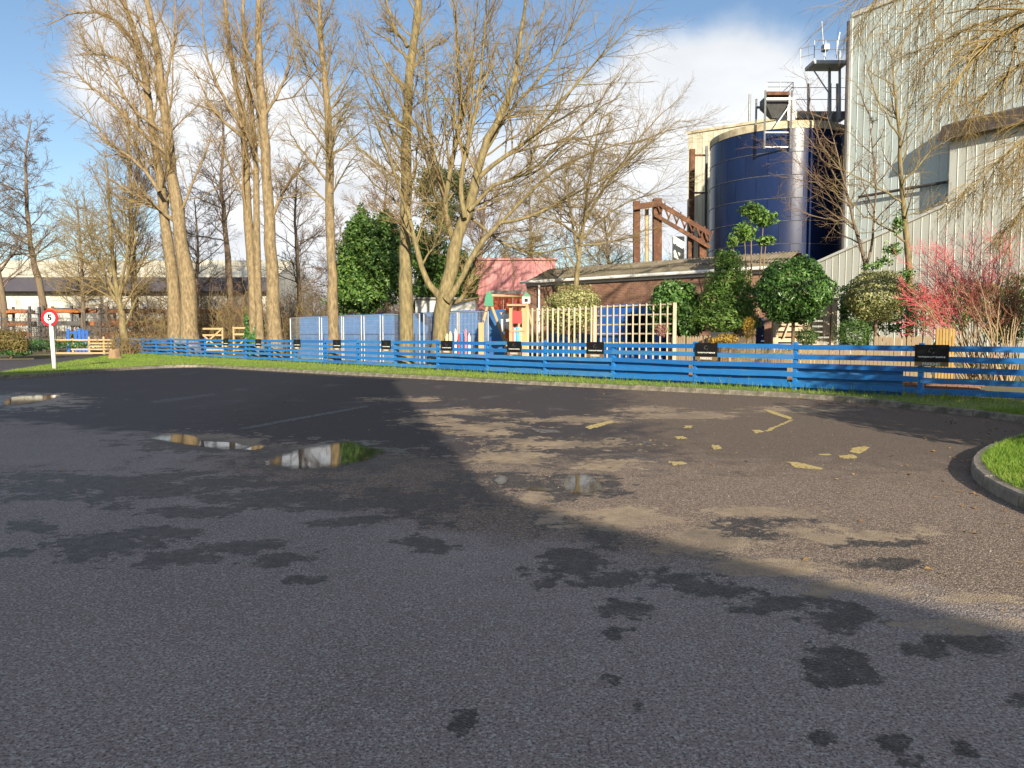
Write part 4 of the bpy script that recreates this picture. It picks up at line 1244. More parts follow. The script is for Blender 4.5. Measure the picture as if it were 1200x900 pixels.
mb = MB(id0); mb.add([(x0_, iy - .4, zf + .03), (x1_, iy - .4, zf + .03), (x1_, iy + 9, zr), (x0_, iy + 9, zr), (x0_, iy + 18, zf), (x1_, iy + 18, zf)], [(0, 1, 2, 3), (3, 2, 5, 4)])
mb.build('roof', mat('cream_sheet_roof', (.56, .53, .42), (.48, .46, .37), .5, .7), ind)
mb = MB(id0); mb.add([(x1_ - .03, iy, ze - .5), (x1_ - .03, iy + 18, ze - .5), (x1_ - .03, iy + 18, zf), (x1_ - .03, iy + 9, zr - .03), (x1_ - .03, iy, zf)], [(0, 1, 2, 3, 4)]); mb.build('gable', palew, ind)
for u in (33, 163):
    MB(id0).box(P(u - 8, 0, iy - .12).x, P(u + 8, 0, iy - .12).x, iy - .12, iy - .06, 0, P(0, 356, iy).z).build('roller_door', mat('grey_door', (.33, .35, .38), (.28, .3, .33), 3, .6), ind)

def rack(u0, u1, yy, lab, seed):
    c0 = P(u0, 393, yy); c0.z = 0; c1 = P(u1, 393, yy)
    rk = empty('steel_rack', c0, lab, 'rack', 'steel storage racks in the yard')
    L = c1.x - c0.x; rr = random.Random(seed)
    n = max(2, int(L / 3.2))
    up = MB().box(-.09, .09, -.09, .09, 0, 4.3).mesh('upright', dsteel)
    for i in range(n + 1):
        for dy in (0, 1.4): link('upright', up, rk, (L * i / n, dy, 0))
    for z in (.5, 1.35, 2.35, 3.55):
        for b in range(8):
            l = L * rr.uniform(.55, 1.02); xo = rr.uniform(-.4, max(.1, L - l))
            w, h = rr.uniform(.1, .25), rr.uniform(.2, .48)
            MB().box(xo, xo + l, b * .19 - .1, b * .19 - .1 + w * .6, z + .12, z + .12 + h).build('steel_length', rust_b if rr.random() < .75 else dsteel, rk)
        for i in range(n + 1): MB().box(L * i / n - .05, L * i / n + .05, -.3, 1.6, z, z + .11).build('arm', dsteel, rk)
rust_b = mat('orange_rusty_steel', (.34, .12, .035), (.22, .075, .03), 2, .9, .3, 10)
rack(-25, 36, 72, 'rack of rusty steel lengths at the far left edge of the yard', 1)
rack(52, 118, 71, 'rack of rusty steel lengths directly behind the speed limit sign', 2)
rack(126, 198, 72, 'rack of rusty steel lengths behind the many-stemmed tree', 3)
rack(228, 300, 76, 'rack of steel lengths glimpsed between the two poplar pairs', 4)
# yard palisade
pf0 = P(-30, 393, 67); pf0.z = 0
pf = empty('mesh_fence', pf0, 'dark mesh security fence along the yard on the left', 'fence')
pm_ = MB().box(-.04, .04, -.04, .04, 0, 3.6).mesh('post', dsteel)
Lf = P(330, 0, 67).x - pf0.x
for i in range(int(Lf / 2.4) + 1): link('post', pm_, pf, (i * 2.4, 0, 0))
mb = MB()
for i in range(int(Lf / .24)): mb.box(i * .24, i * .24 + .02, -.01, .01, .2, 3.1)
for z in (.3, 1.2, 2.1, 3.0): mb.box(0, Lf, .012, .03, z, z + .03)
mb.build('mesh', dsteel, pf)

# timber gate and blue pallet at the end of the fence
timber = mat('fresh_timber', (0.425, 0.315, 0.170), (0.340, 0.246, 0.128), 2, .75, .2, 30, stretch=(1, 1, 5))
timber2 = mat('weathered_timber', (.36, .26, .15), (.27, .2, .12), 3, .8, .2, 30, stretch=(1, 1, 5))
gL, gR = G(61, 415.5), Vector((-32.5, 61.8, 0))
gt = empty('timber_gate', gL, 'pale new timber rail gate at the left end of the blue fence', 'gate')
dv = (gR - gL); dvn = dv.normalized()
for s_ in (.02, .35, .62, .86):
    a = gL + dv * s_
    MB(gL).bar(a, a + Vector((0, 0, 1.45 if s_ > .5 else 1.3)), .13, .13).build('post', timber, gt)
for i, z in enumerate((.12, .42, .66, .9, 1.18)):
    a = gL + Vector((0, -.1, z)); b = gR + Vector((0, -.1, z))
    if 0 < i < 4: a = gL + dv * .33 + Vector((0, -.1, z))
    MB(gL).bar(a, b, .05, .12).build('rail', timber, gt)
pl_ = P(78, 393, 66); pl_.z = 0
pal = empty('blue_pallet', pl_, 'bright blue slatted pallet standing upright behind the timber gate', 'pallet')
bluep = mat('bright_blue_paint', (0.016, 0.112, 0.400), (0.016, 0.088, 0.336), 3, .6)
for i in range(6):
    if i == 1: continue
    MB().box(i * .33, i * .33 + .24, 0, .04, .05 if i != 0 else -.05, P(0, 385 + (i % 3), 66).z).build('slat', bluep, pal)
for z in (.3, 1.0, 1.7): MB().box(0, 1.9, .045, .12, z, z + .14).build('cross_bar', bluep, pal)
# cross-braced timber hurdles beyond the poplars
for u0, u1, v0, lab in ((231, 261, 384, 'timber hurdle with crossed braces right of the thick twin poplar'), (274, 300, 383, 'timber hurdle with a single brace beside the ivy-clad trunk')):
    a = P(u0, 393, 56); b = P(u1, 393, 56); a.z = b.z = VERGE_Z; top = P(0, v0, 56).z
    hd = empty('timber_hurdle', a, lab, 'hurdle', 'timber hurdles behind the fence')
    for q_ in (a, b): MB(a).bar(q_, Vector((q_.x, q_.y, top)), .12, .12).build('post', timber, hd)
    for z in (top - .08, top - .55, .5): MB(a).bar((a.x, 55.9, z), (b.x, 55.9, z), .05, .13).build('rail', timber, hd)
    MB(a).bar((a.x, 55.84, .4), (b.x, 55.84, top - .1), .04, .1).build('brace', timber, hd)
    if u0 < 250: MB(a).bar((a.x, 55.79, top - .1), (b.x, 55.79, .4), .04, .1).build('brace', timber, hd)

# tree stump by the fence end
st0 = G(134, 420, VERGE_Z)
stm = mat('stump_bark', (.30, .2, .11), (.2, .13, .075), 5, .95, .6, 25, stretch=(1, 1, .3))
sp = empty('tree_stump', st0, 'short cut tree stump on the verge at the blue fence end', 'stump')
mb = MB(st0); rr = random.Random(3)
n = 14; vs = []
for z, f in ((-.05, 1.35), (.12, 1.05), (.45, .95), (.52, .9)):
    for i in range(n):
        a = 2 * PI * i / n; q_ = f * .36 * (1 + .12 * math.sin(3 * a) + .06 * rr.gauss(0, 1)); vs.append((st0.x + math.cos(a) * q_, st0.y + math.sin(a) * q_, st0.z + z + (.1 * math.cos(a) if z > .4 else 0)))
mb.add(vs, [(j * n + i, j * n + (i + 1) % n, (j + 1) * n + (i + 1) % n, (j + 1) * n + i) for j in range(3) for i in range(n)]); mb.build('bark', stm, sp, smooth=True)
MB(st0).add(vs[-n:], [tuple(range(n))]).build('cut_face', timber2, sp)

# ================================================================== PLAYGROUND
def offl(u, d):
    """point on the line parallel to the fence, d metres behind it, seen at column u"""
    C = 23239 + d * 1219
    Y = C / (u + 233.0)
    return Vector(((u - 600) / F * Y, Y, VERGE_Z))
hoard_m = mat('blue_hoarding', (0.045, 0.164, 0.410), (0.037, 0.139, 0.369), 1.0, .6, dirt=((.10, .27, .55), 1.5, .5))
us = [352, 385, 416, 449, 482, 516, 552, 592]
hr = empty('blue_hoarding', offl(352, 3.2), 'plain blue board hoarding behind the wire mesh panels', 'hoarding')
H0 = offl(352, 3.2)
for i in range(len(us) - 1):
    a, b = offl(us[i], 3.2), offl(us[i + 1], 3.2); d = (b - a).normalized() * .012
    if i == 0: a = a
    mb = MB(H0); h = 2.55 + .02 * (i % 2)
    mb.bar(a + d + Vector((0, 0, h / 2)), b - d + Vector((0, 0, h / 2)), .02, h); mb.build('board', hoard_m, hr)
a, b = offl(352, 3.4), offl(592, 3.4)
MB(H0).bar(a + Vector((0, 0, .8)), b + Vector((0, 0, .8)), .05, .1).build('rail', timber2, hr)
# mesh site-fencing panels
galv = mat('bright_galvanised', (.55, .56, .57), (.42, .43, .44), 5, .4, metal=.6)
HP = [(341, 375), (377.5, 401), (403, 424), (427, 446), (449, 492), (497, 536), (538, 572)]
labs = ['leftmost wire mesh site-fence panel beside the slim poplar', 'mesh site-fence panel left of the slim poplar trunk', 'mesh site-fence panel right of the slim poplar trunk', 'narrow mesh site-fence panel in the middle of the row', 'mesh site-fence panel partly behind the straight poplar trunk', 'mesh site-fence panel left of the forked tree base', 'rightmost mesh site-fence panel behind the swing frame']
for (u0, u1), lab in zip(HP, labs):
    a, b = offl(u0, 1.7), offl(u1, 1.7)
    h = 2.42
    hp = empty('site_fence', a, lab, 'fence', 'wire mesh site-fence panels')
    Zt = Vector((0, 0, h)); Zb = Vector((0, 0, .12))
    for q_ in (a, b): MB(a).tube([q_, q_ + Zt], .034, 8).build('upright', galv, hp)
    for z in (Zt, Zb): MB(a).tube([a + z, b + z], .026, 8).build('cross_tube', galv, hp)
    L = (b - a).length; n = int(L / .09); mb = MB(a)
    for i in range(1, n): q_ = a.lerp(b, i / n); mb.bar(q_ + Zb, q_ + Zt, .005, .005)
    for i in range(1, 9): z = Vector((0, 0, .12 + (h - .12) * i / 9)); mb.bar(a + z, b + z, .006, .006)
    mb.build('wire_mesh', galv, hp)
    fo = MB(a); fo.box(a.x - .12, a.x + .12, a.y - .3, a.y + .3, VERGE_Z - .01, VERGE_Z + .12); fo.build('foot_block', mat('rubber_block', (.05, .05, .05), None, 3, .9), hp)

# swing A-frame
sw_y = 32.6
pole_m = mat('round_timber_pole', (0.425, 0.289, 0.153), (0.340, 0.230, 0.119), 3, .7, stretch=(1, 1, .2))
sw0 = P(578, 393, sw_y); sw0.z = VERGE_Z
sw = empty('swing_frame', sw0, 'timber A-frame swing with a green cap in the playground', 'swing')
green_p = mat('green_plastic', (.015, .20, .10), (.015, .17, .085), 3, .4)
apex = P(573, 346, sw_y)
for u, v in ((553, 405), (604, 405)):
    f_ = P(u, 393, sw_y); f_.z = VERGE_Z - .05
    MB(sw0).tube([f_, apex + Vector((0, 0, -.15))], .065, 10).build('leg', pole_m, sw, smooth=True)
ap2 = apex + Vector((1.6, 2.6, .05))
MB(sw0).tube([apex, ap2], .06, 10).build('top_beam', pole_m, sw, smooth=True)
for sgn in (-1, 1):
    MB(sw0).tube([ap2 + Vector((sgn * .75, 0, -ap2.z + VERGE_Z - .05)), ap2], .06, 10).build('leg', pole_m, sw, smooth=True)
mb = MB(sw0); w = .16
vs = []
for dy in (-.1, .12):
    for dx, dz in ((-.17, -.45), (.17, -.45), (.15, -.12), (.06, .12), (-.06, .12), (-.15, -.12)): vs.append((apex.x + dx, apex.y + dy, apex.z + dz))
mb.add(vs, [(0, 1, 2, 3, 4, 5), (11, 10, 9, 8, 7, 6)] + [(i, (i + 1) % 6, 6 + (i + 1) % 6, 6 + i) for i in range(6)]); mb.build('cap', green_p, sw, bevel=.02)
q_ = apex.lerp(ap2, .5)
MB(sw0).tube([q_ + Vector((-.2, 0, 0)), q_ + Vector((-.2, 0, -1.9))], .012, 5).tube([q_ + Vector((.22, .3, 0)), q_ + Vector((.22, .3, -1.9))], .012, 5).build('chain', galv, sw)
MB(sw0).box(q_.x - .25, q_.x + .28, q_.y - .05, q_.y + .3, q_.z - 1.95, q_.z - 1.9).build('seat', mat('black_rubber', (.02, .02, .02), None, 3, .7), sw)

# coloured stakes
cols = [('cream', (.55, .48, .34)), ('white', (.6, .6, .58)), ('red', (.5, .06, .06)), ('pink', (.55, .2, .25)), ('blue', (.05, .2, .5)), ('lime', (.3, .5, .1)), ('yellow', (.6, .45, .06))]
for i, (u, ci) in enumerate(((524, 0), (528, 0), (534, 1), (538, 2), (541, 4), (546, 3), (550, 1))):
    q_ = offl(u, 1.3); nm, c = cols[ci]
    lb = ['thick cream stake at the left of the coloured row', 'second cream stake in the coloured playground row', 'white painted stake inside the coloured playground row', 'red pencil-like stake in the coloured playground row', 'blue pencil-like stake in the coloured playground row', 'pink pencil-like stake in the coloured playground row', 'white stake at the right end of the coloured row'][i]
    r0_ = .09 if i < 2 else .06
    o_ = MB(q_).tube([q_ + Vector((0, 0, -.05)), q_ + Vector((0, 0, 1.35 + .10 * (i % 3))), q_ + Vector((0, 0, 1.52 + .10 * (i % 3)))], [r0_, r0_, .012], 8).build('coloured_stake', mat('stake_' + nm, c, tuple(x * .8 for x in c), 3, .6))
    tag(o_, lb, 'stake', 'coloured stakes in the playground')
q_ = P(564, 393, 31.2); q_.z = VERGE_Z
so = MB(q_).box(q_.x - .12, q_.x + .12, q_.y - .05, q_.y + .05, VERGE_Z - .03, P(0, 378, 31.2).z).build('timber_post', pole_m, bevel=.02)
tag(so, 'squat square timber post at the foot of the swing leg', 'post')

# play panel / little tower with red board
ty = 30.2
pt0 = P(609, 393, ty); pt0.z = VERGE_Z
pt = empty('play_panel', pt0, 'timber play panel with a red board and coloured strips', 'play panel')
def TX(u): return P(u, 393, ty).x
def TZ(v): return P(0, v, ty).z
for u in (598.5, 613.5): MB(pt0).box(TX(u) - .06, TX(u) + .06, ty - .06, ty + .06, VERGE_Z - .05, TZ(359)).build('post', pole_m, pt)
MB(pt0).box(TX(594), TX(616.5), ty - .25, ty + .7, TZ(359) + .002, TZ(356.5)).build('roof_board', timber2, pt)
MB(pt0).box(TX(600), TX(611.5), ty - .03, ty + .01, TZ(379), TZ(364.5)).build('red_board', mat('red_board_paint', (.48, .012, .016), (.4, .012, .016), 3, .5), pt)
MB(pt0).box(TX(597), TX(615), ty - .09, ty - .062, TZ(389), TZ(387)).build('shelf', timber2, pt)
for i, c in enumerate(((.55, .12, .12), (.5, .48, .45), (.05, .25, .5), (.05, .42, .55), (.25, .55, .4), (.55, .5, .2))):
    MB(pt0).box(TX(600.3 + i * 1.95), TX(600.3 + i * 1.95 + 1.8), ty - .05, ty - .02, TZ(402), TZ(383 + (i % 2))).build('strip', mat('strip_%d' % i, c, tuple(x * .85 for x in c), 3, .6), pt)
bh0 = P(616.5, 352, ty + .4)
bhx = empty('bird_box', bh0, 'small white bird box with dark hole and green roof above the play panel', 'bird box')
mb = MB(bh0); mb.box(bh0.x - .16, bh0.x + .16, bh0.y - .12, bh0.y + .12, bh0.z - .12, bh0.z + .16); mb.build('box', wpost, bhx)
MB(bh0).box(bh0.x - .07, bh0.x + .07, bh0.y - .13, bh0.y - .122, bh0.z - .07, bh0.z + .07).build('hole', black, bhx)
mb = MB(bh0); mb.add([(bh0.x - .2, bh0.y - .16, bh0.z + .15), (bh0.x + .2, bh0.y - .16, bh0.z + .15), (bh0.x + .2, bh0.y + .16, bh0.z + .15), (bh0.x - .2, bh0.y + .16, bh0.z + .15), (bh0.x + .04, bh0.y - .16, bh0.z + .3), (bh0.x + .04, bh0.y + .16, bh0.z + .3)], [(0, 3, 2, 1), (0, 1, 4), (2, 3, 5), (1, 2, 5, 4), (3, 0, 4, 5)]).build('roof', green_p, bhx)
MB(bh0).box(bh0.x - .05, bh0.x + .05, bh0.y - .05, bh0.y + .05, VERGE_Z, bh0.z - .121).build('post', pole_m, bhx)
# hanging white cloth
hc0 = P(592, 393, 31.4); hc0.z = VERGE_Z
mb = MB(hc0); vs = []; nx_ = 8
for j in range(5):
    for i in range(nx_):
        u = 587 + i * 1.45; v = 367 + j * 5 + (2 * math.sin(i) if j == 4 else 0)
        q_ = P(u, v, 31.4); vs.append((q_.x, 31.4 + .04 * math.sin(i * 1.6 + j * .5), q_.z))
mb.add(vs, [(j * nx_ + i, j * nx_ + i + 1, (j + 1) * nx_ + i + 1, (j + 1) * nx_ + i) for j in range(4) for i in range(nx_ - 1)])
hs = empty('hanging_sheet', hc0, 'white cloth sheet hung from a pole beside the swing', 'sheet')
cl = mb.build('cloth', mat('white_cloth', (.7, .7, .68), (.6, .6, .58), 4, .9), hs, smooth=True)
sd = cl.modifiers.new('thickness', 'SOLIDIFY'); sd.thickness = .012
MB(hc0).tube([hc0, hc0 + Vector((0, .05, P(0, 362, 31.4).z - VERGE_Z))], .03, 6).build('pole', pole_m, hs)
MB(hc0).tube([P(585.5, 366.5, 31.4), P(598.5, 366.5, 31.4)], .022, 6).build('cross_bar', pole_m, hs)

# ================================================================== TRELLIS
A = offl(618, 2.4); Bm = offl(697, 2.4); Bz = offl(790, 2.4)
tr = empty('slat_trellis', A, 'upright slat screen behind the blue fence, right of the play panel', 'trellis')
tim = mat('pale_trellis_timber', (.46, .385, .28), (.37, .30, .21), 3, .75, .2, 30, stretch=(1, 1, .3))
zt_l = 2.62; zb_l = VERGE_Z
d_ = (Bm - A).normalized()
ns = 13
for i in range(ns):
    q_ = A.lerp(Bm, i / (ns - .4)); w = .13 if i in (0,) else .065
    MB(A).bar(q_ + Vector((0, 0, -.05)), q_ + Vector((0, 0, zt_l - VERGE_Z + rr.uniform(-.02, .02))), w, .035, up=(0, 1, 0)).build('slat', tim, tr)
for z in (.5, zt_l - .08 - VERGE_Z): MB(A).bar(A + Vector((.02, .045, z)), Bm + Vector((.0, .045, z)), .035, .06).build('rail', tim, tr)
tg = empty('square_trellis', Bm, 'square grid timber trellis panel behind the blue fence', 'trellis')
nc = 12
for i in range(nc + 1):
    q_ = Bm.lerp(Bz, i / nc); w = .12 if i in (0, nc) else .05
    MB(Bm).bar(q_ + Vector((0, 0, -.05)), q_ + Vector((0, 0, zt_l - VERGE_Z + .03)), w, .03, up=(0, 1, 0)).build('upright_slat', tim, tg)
for i in range(8):
    z = zt_l - VERGE_Z - .02 - i * .33
    MB(Bm).bar(Bm + Vector((.02, .035, z)), Bz + Vector((0, .035, z)), .025, .05).build('cross_slat', tim, tg)
# blue play hut behind the trellis
bh_a, bh_b = offl(702, 4.2), offl(772, 4.2)
bh = empty('blue_play_hut', bh_a, 'blue boarded play hut with dark opening behind the square trellis', 'play hut')
d_ = (bh_b - bh_a); n = 14
bd = d_ / n
bk_ = Vector((.73, .684, 0))
for i in range(n):
    a, b = bh_a + bd * i, bh_a + bd * (i + .94)
    segs = [(0, 2.5)] if i not in (7, 8, 9, 10, 11, 12) else [(2.2, 2.5), (0, .95)]
    for z0_, z1_ in segs:
        MB(bh_a).bar(a + Vector((0, 0, (z0_ + z1_) / 2)), b + Vector((0, 0, (z0_ + z1_) / 2)), .03, z1_ - z0_).build('board', bluep, bh)
for q_ in (bh_a, bh_b): MB(bh_a).bar(q_ + Vector((0, 0, 0)) + bk_ * .1, q_ + Vector((0, 0, 2.54)) + bk_ * .1, .12, .12).build('corner_post', bluep, bh)
q1, q2 = bh_a + bk_ * 1.8, bh_b + bk_ * 1.8
MB(bh_a).bar(q1 + Vector((0, 0, 1.25)), q2 + Vector((0, 0, 1.25)), .05, 2.5).build('rear_wall', mat('dark_navy_boards', (.012, .02, .06), (.02, .03, .08), 3, .8), bh)
mb = MB(bh_a); up2 = Vector((0, 0, 2.56)); mb.add([bh_a + up2 - bk_ * .04, bh_b + up2 - bk_ * .04, bh_b + up2 + bk_ * 2, bh_a + up2 + bk_ * 2, bh_a + up2 - bk_ * .04 + Vector((0, 0, .06)), bh_b + up2 - bk_ * .04 + Vector((0, 0, .06)), bh_b + up2 + bk_ * 2 + Vector((0, 0, .06)), bh_a + up2 + bk_ * 2 + Vector((0, 0, .06))], BOXF); mb.build('roof', bluep, bh)

# low blue boards inside the playground behind the slat screen
la, lb = offl(640, 5.5), offl(697, 5.5)
lowb = empty('low_blue_boards', la, 'low run of blue boards seen through the slat screen', 'fence')
for i in range(12):
    q_ = la.lerp(lb, i / 12); MB(la).bar(q_ + Vector((0, 0, .75)), q_ + (lb - la) / 12 * .93 + Vector((0, 0, .75)), .025, 1.5 + .1 * math.sin(i)).build('board', hoard_m, lowb)

# ================================================================== GARDEN ON THE RIGHT
# pale picket fence
pka, pkb = offl(783, 2.6), offl(1092, 2.6)
pk = empty('picket_fence', pka, 'pale weathered picket fence low behind the blue fence on the right', 'fence')
pkm = mat('weathered_pickets', (.40, .30, .19), (.31, .235, .15), 3, .85, .2, 20, stretch=(2, 2, .4))
Lp = (pkb - pka).length; n = int(Lp / .105); dpk = (pkb - pka) / n
ang = math.atan2(dpk.y, dpk.x)
p_me = MB().add([(0, -.01, 0), (.085, -.01, 0), (.085, -.01, 1.38), (.0425, -.01, 1.44), (0, -.01, 1.38), (0, .01, 0), (.085, .01, 0), (.085, .01, 1.38), (.0425, .01, 1.44), (0, .01, 1.38)], [(0, 1, 2, 3, 4), (9, 8, 7, 6, 5)] + [(i, (i + 1) % 5 + 0, 5 + (i + 1) % 5, 5 + i) for i in range(5)]).mesh('picket', pkm)
for i in range(n):
    q_ = pka + dpk * i
    u = 600 + F * q_.x / q_.y
    if 884 < u < 1024: sc_ = .72
    else: sc_ = .97 + .03 * rr.random()
    link('picket', p_me, pk, q_ - pka, (0, rr.gauss(0, .01), ang), (1, 1, sc_))
for z in (.35, .85): MB(pka).bar(pka + Vector((.02, .03, z)), pkb + Vector((.02, .03, z)), .035, .08).build('rail', pkm, pk)

# timber arbour
ay = 26.3
ar0 = P(940, 393, ay); ar0.z = VERGE_Z
arb = empty('timber_arbour', ar0, 'slatted timber garden arbour behind the dark laurel ball', 'arbour')
AX = lambda u: P(u, 393, ay).x
AZ = lambda v: P(0, v, ay).z
for u in (908, 976): MB(ar0).box(AX(u) - .09, AX(u) + .09, ay - .09, ay + .09, VERGE_Z, AZ(352)).build('post', tim, arb)
MB(ar0).box(AX(964), AX(972), ay - .04, ay + .02, AZ(393), AZ(353)).build('side_board', tim, arb)
for i in range(10):
    z = VERGE_Z + .25 + i * .19
    MB(ar0).box(AX(909), AX(973), ay + .1, ay + .13, z, z + .13).build('slat', timber2 if i % 3 == 0 else tim, arb)
MB(ar0).box(AX(905), AX(980), ay - .15, ay + .5, AZ(352) + .002, AZ(352) + .08).build('top_beam', tim, arb)
MB(ar0).bar((AX(918), ay - .02, AZ(396)), (AX(926), ay - .02, AZ(374)), .06, .05).build('brace', tim, arb)
# dark navy board panels by the arbour
for u0, u1, v0, lab in ((886, 904, 372, 'dark navy board panel left of the timber arbour'), (984, 1003, 344, 'dark blue board panel between arbour and variegated ball')):
    q_ = P(u0, 393, 27.4); q_.z = VERGE_Z
    nv = empty('navy_panel', q_, lab, 'panel', 'navy panels in the garden')
    n = 4; W_ = (P(u1, 0, 27.4).x - q_.x) / n; hN = P(0, v0, 27.4).z - VERGE_Z
    for i in range(n): MB().box(i * W_, i * W_ + W_ * .95, -.012, .012, 0, hN - .02 * (i % 2)).build('board', mat('navy_board_colour', (.015, .03, .10), (.02, .04, .12), 3, .6), nv)
    MB().box(0, W_ * n, .02, .06, hN * .5, hN * .5 + .1).build('rail', MATS['navy_board_colour'], nv)
# yellow picket panel
q_ = offl(1096, 2.9)
yp = empty('yellow_picket_panel', q_, 'short yellow picket panel beside the rightmost parking sign', 'fence panel')
ym = mat('yellow_stain', (.30, .19, .045), (.23, .14, .035), 3, .7, stretch=(2, 2, .5))
for i in range(6): MB().box(i * .085, i * .085 + .065, -.01, .01, 0, 1.62 - .02 * (i % 2)).build('picket', ym, yp)
MB().box(0, .5, .012, .04, 1.2, 1.28).build('rail', ym, yp)
# dark trough planter
q_ = offl(835, 2.2)
tp_ = empty('trough_planter', q_, 'dark trough planter on a stand behind the blue fence', 'planter')
a = q_; b = offl(857, 2.2)
MB(a).bar(a + Vector((0, 0, 1.38)), b + Vector((0, 0, 1.38)), .3, .3).build('trough', mat('dark_planter', (.04, .042, .045), (.06, .06, .06), 4, .7), tp_, bevel=.02)
for s_ in (.1, .9): c_ = a.lerp(b, s_); MB(a).bar(c_, c_ + Vector((0, 0, 1.22)), .08, .08).build('leg', timber2, tp_)
# low brick edging seen through the rails
ea, eb = offl(760, 1.2), offl(1150, 1.2)
be = empty('brick_edging', ea, 'low pinkish brick bed edging seen through the fence rails', 'wall')
paleb = mat('pinkish_brick', (.40, .22, .15), (.33, .18, .12), 4, .9, .3, 25)
n = int((eb - ea).length / .23); dd = (eb - ea) / n; ang = math.atan2(dd.y, dd.x)
bme = MB().box(.004, .219, -.05, .05, 0, .071).mesh('brick', paleb)
for j in range(5):
    for i in range(n):
        link('brick', bme, be, dd * (i + .5 * (j % 2)) + Vector((0, 0, .0 + j * .077)), (0, 0, ang))
MB(ea).bar(ea + Vector((.02, .0, .19)), eb + Vector((.02, 0, .19)), .08, .376).build('mortar', mat('edging_mortar', (.25, .22, .18), None, 3, .9), be)

# ================================================================== SHRUBS
stem_m = mat('shrub_stem', (.16, .11, .065), (.22, .16, .10), 8, .9, .4, 30)
laurel = leaf_mat('laurel_leaf', (.032, .095, .018), (.14, .27, .06), .34, .5, .18)
laurel_d = leaf_mat('dark_evergreen_leaf', (.035, .10, .02), (.17, .28, .06), .42, .45, .2)
bright = leaf_mat('bright_green_leaf', (.085, .19, .03), (.22, .33, .08), .5, .4, .3)
varieg = leaf_mat('variegated_leaf', (.13, .17, .045), (.52, .50, .22), .5, .4, .25)
boxl = leaf_mat('box_leaf', (.04, .10, .018), (.10, .17, .035), .5, .4, .2)
ivym = leaf_mat('ivy_leaf', (.03, .10, .02), (.07, .17, .04), .35, .5, .15)
def gz(p): return Vector((p.x, p.y, VERGE_Z))
def ball(u, v, ru, rv, Y):
    c = P(u, v, Y); rx = ru / F * Y; rz = rv / F * Y
    return (c, (rx, rx * .95, rz))
def shrub(name, label, u, Y, bl, n, size, m_, seed, stem=True, cat='shrub', **k):
    b = gz(P(u, 393, Y))
    cs = [x[0] for x in bl]
    stems = [((b - Vector((0, 0, .08)), (b + (c - b) * .5) + Vector((.03, 0, 0)), c), .05, .015) for c in cs] if stem else ()
    return leafy(name, label, cat, b, bl, n, size, m_, seed, stems, stem_m, **k)
# topiary laurel ball on a stem
Y = 23.6; c, r = ball(930, 341, 45, 37, Y); b = gz(c)
leafy('laurel_ball', 'round clipped dark green laurel ball on a single stem', 'shrub', b, [(c, r)], 9500, .12, laurel, 21, [((b - Vector((0, 0, .1)), b + Vector((.02, 0, .6)), c), .07, .05)], stem_m, shell=.66, jit=.7, lump=.045)
Y = 24.5; c, r = ball(1028, 347, 37, 29, Y); b = gz(P(1026, 393, Y))
leafy('variegated_ball', 'round clipped yellow-green variegated ball on a stem', 'shrub', b, [(c, r)], 8500, .085, varieg, 22, [((b - Vector((0, 0, .1)), b + Vector((-.02, 0, .6)), c), .06, .05)], stem_m, shell=.68, jit=.7, lump=.04)
shrub('box_ball', 'small round green box shrub at the foot of the laurel ball', 945, 22.3, [ball(946, 394, 13, 11, 22.3)], 1700, .055, boxl, 23, stem=False)
shrub('box_ball', 'wider low green box shrub below the variegated ball', 1000, 22.6, [ball(1000, 391, 21, 19, 22.6)], 2800, .06, boxl, 24, stem=False)
shrub('laurel_bush', 'dense rounded laurel bush at the right end of the square trellis', 795, 26.5, [ball(790, 352, 28, 24, 26.5), ball(805, 372, 22, 24, 26.5), ball(776, 372, 14, 20, 26.8)], 8000, .13, laurel, 25)
shrub('tall_green_bush', 'tall bright green feathery bush left of the laurel ball', 852, 25.6, [ball(853, 325, 20, 30, 25.6), ball(838, 350, 18, 28, 25.6), ball(868, 350, 22, 30, 25.6), ball(852, 372, 36, 22, 25.4), ball(850, 305, 12, 14, 25.6)], 11000, .115, bright, 26, aspect=.38, shell=.45, jit=.8, lump=.13)
shrub('variegated_bush', 'rounded variegated bush behind the slat screen, below the thin tree', 672, 31.5, [ball(672, 354, 33, 20, 31.5), ball(665, 372, 34, 18, 31.4)], 7000, .10, varieg, 27)
shrub('sapling', 'leafy green sapling spray in front of the blue tank', 880, 29.0, [ball(880, 246, 14, 9, 29), ball(895, 256, 17, 10, 29), ball(872, 272, 13, 12, 29), ball(898, 282, 12, 6, 29), ball(858, 282, 7, 8, 29)], 1500, .17, bright, 28, shell=.2, jit=.9, cat='tree')
shrub('roof_greenery', 'low green leafy growth rising over the mossy roof', 765, 36.5, [ball(772, 312, 15, 6, 36.5), ball(758, 317, 10, 5, 36.5)], 900, .12, boxl, 29, shell=.2)
shrub('green_bush', 'dark green bush at the right edge behind the red-stemmed shrub', 1190, 22.6, [ball(1188, 372, 24, 28, 22.6), ball(1172, 388, 16, 14, 22.6)], 3200, .09, laurel_d, 30)
shrub('dark_hedge', 'dark ragged hedge behind the variegated ball and the red-stemmed shrub', 1075, 25.6, [ball(1072, 345, 14, 14, 26.6), ball(1085, 365, 16, 22, 26.6), ball(992, 352, 12, 18, 26.9), ball(1010, 372, 24, 20, 26.9), ball(1048, 372, 26, 20, 26.8), ball(1118, 358, 24, 26, 26.6), ball(1155, 356, 24, 28, 26.6), ball(1195, 352, 26, 30, 26.6)], 9000, .11, laurel_d, 31)
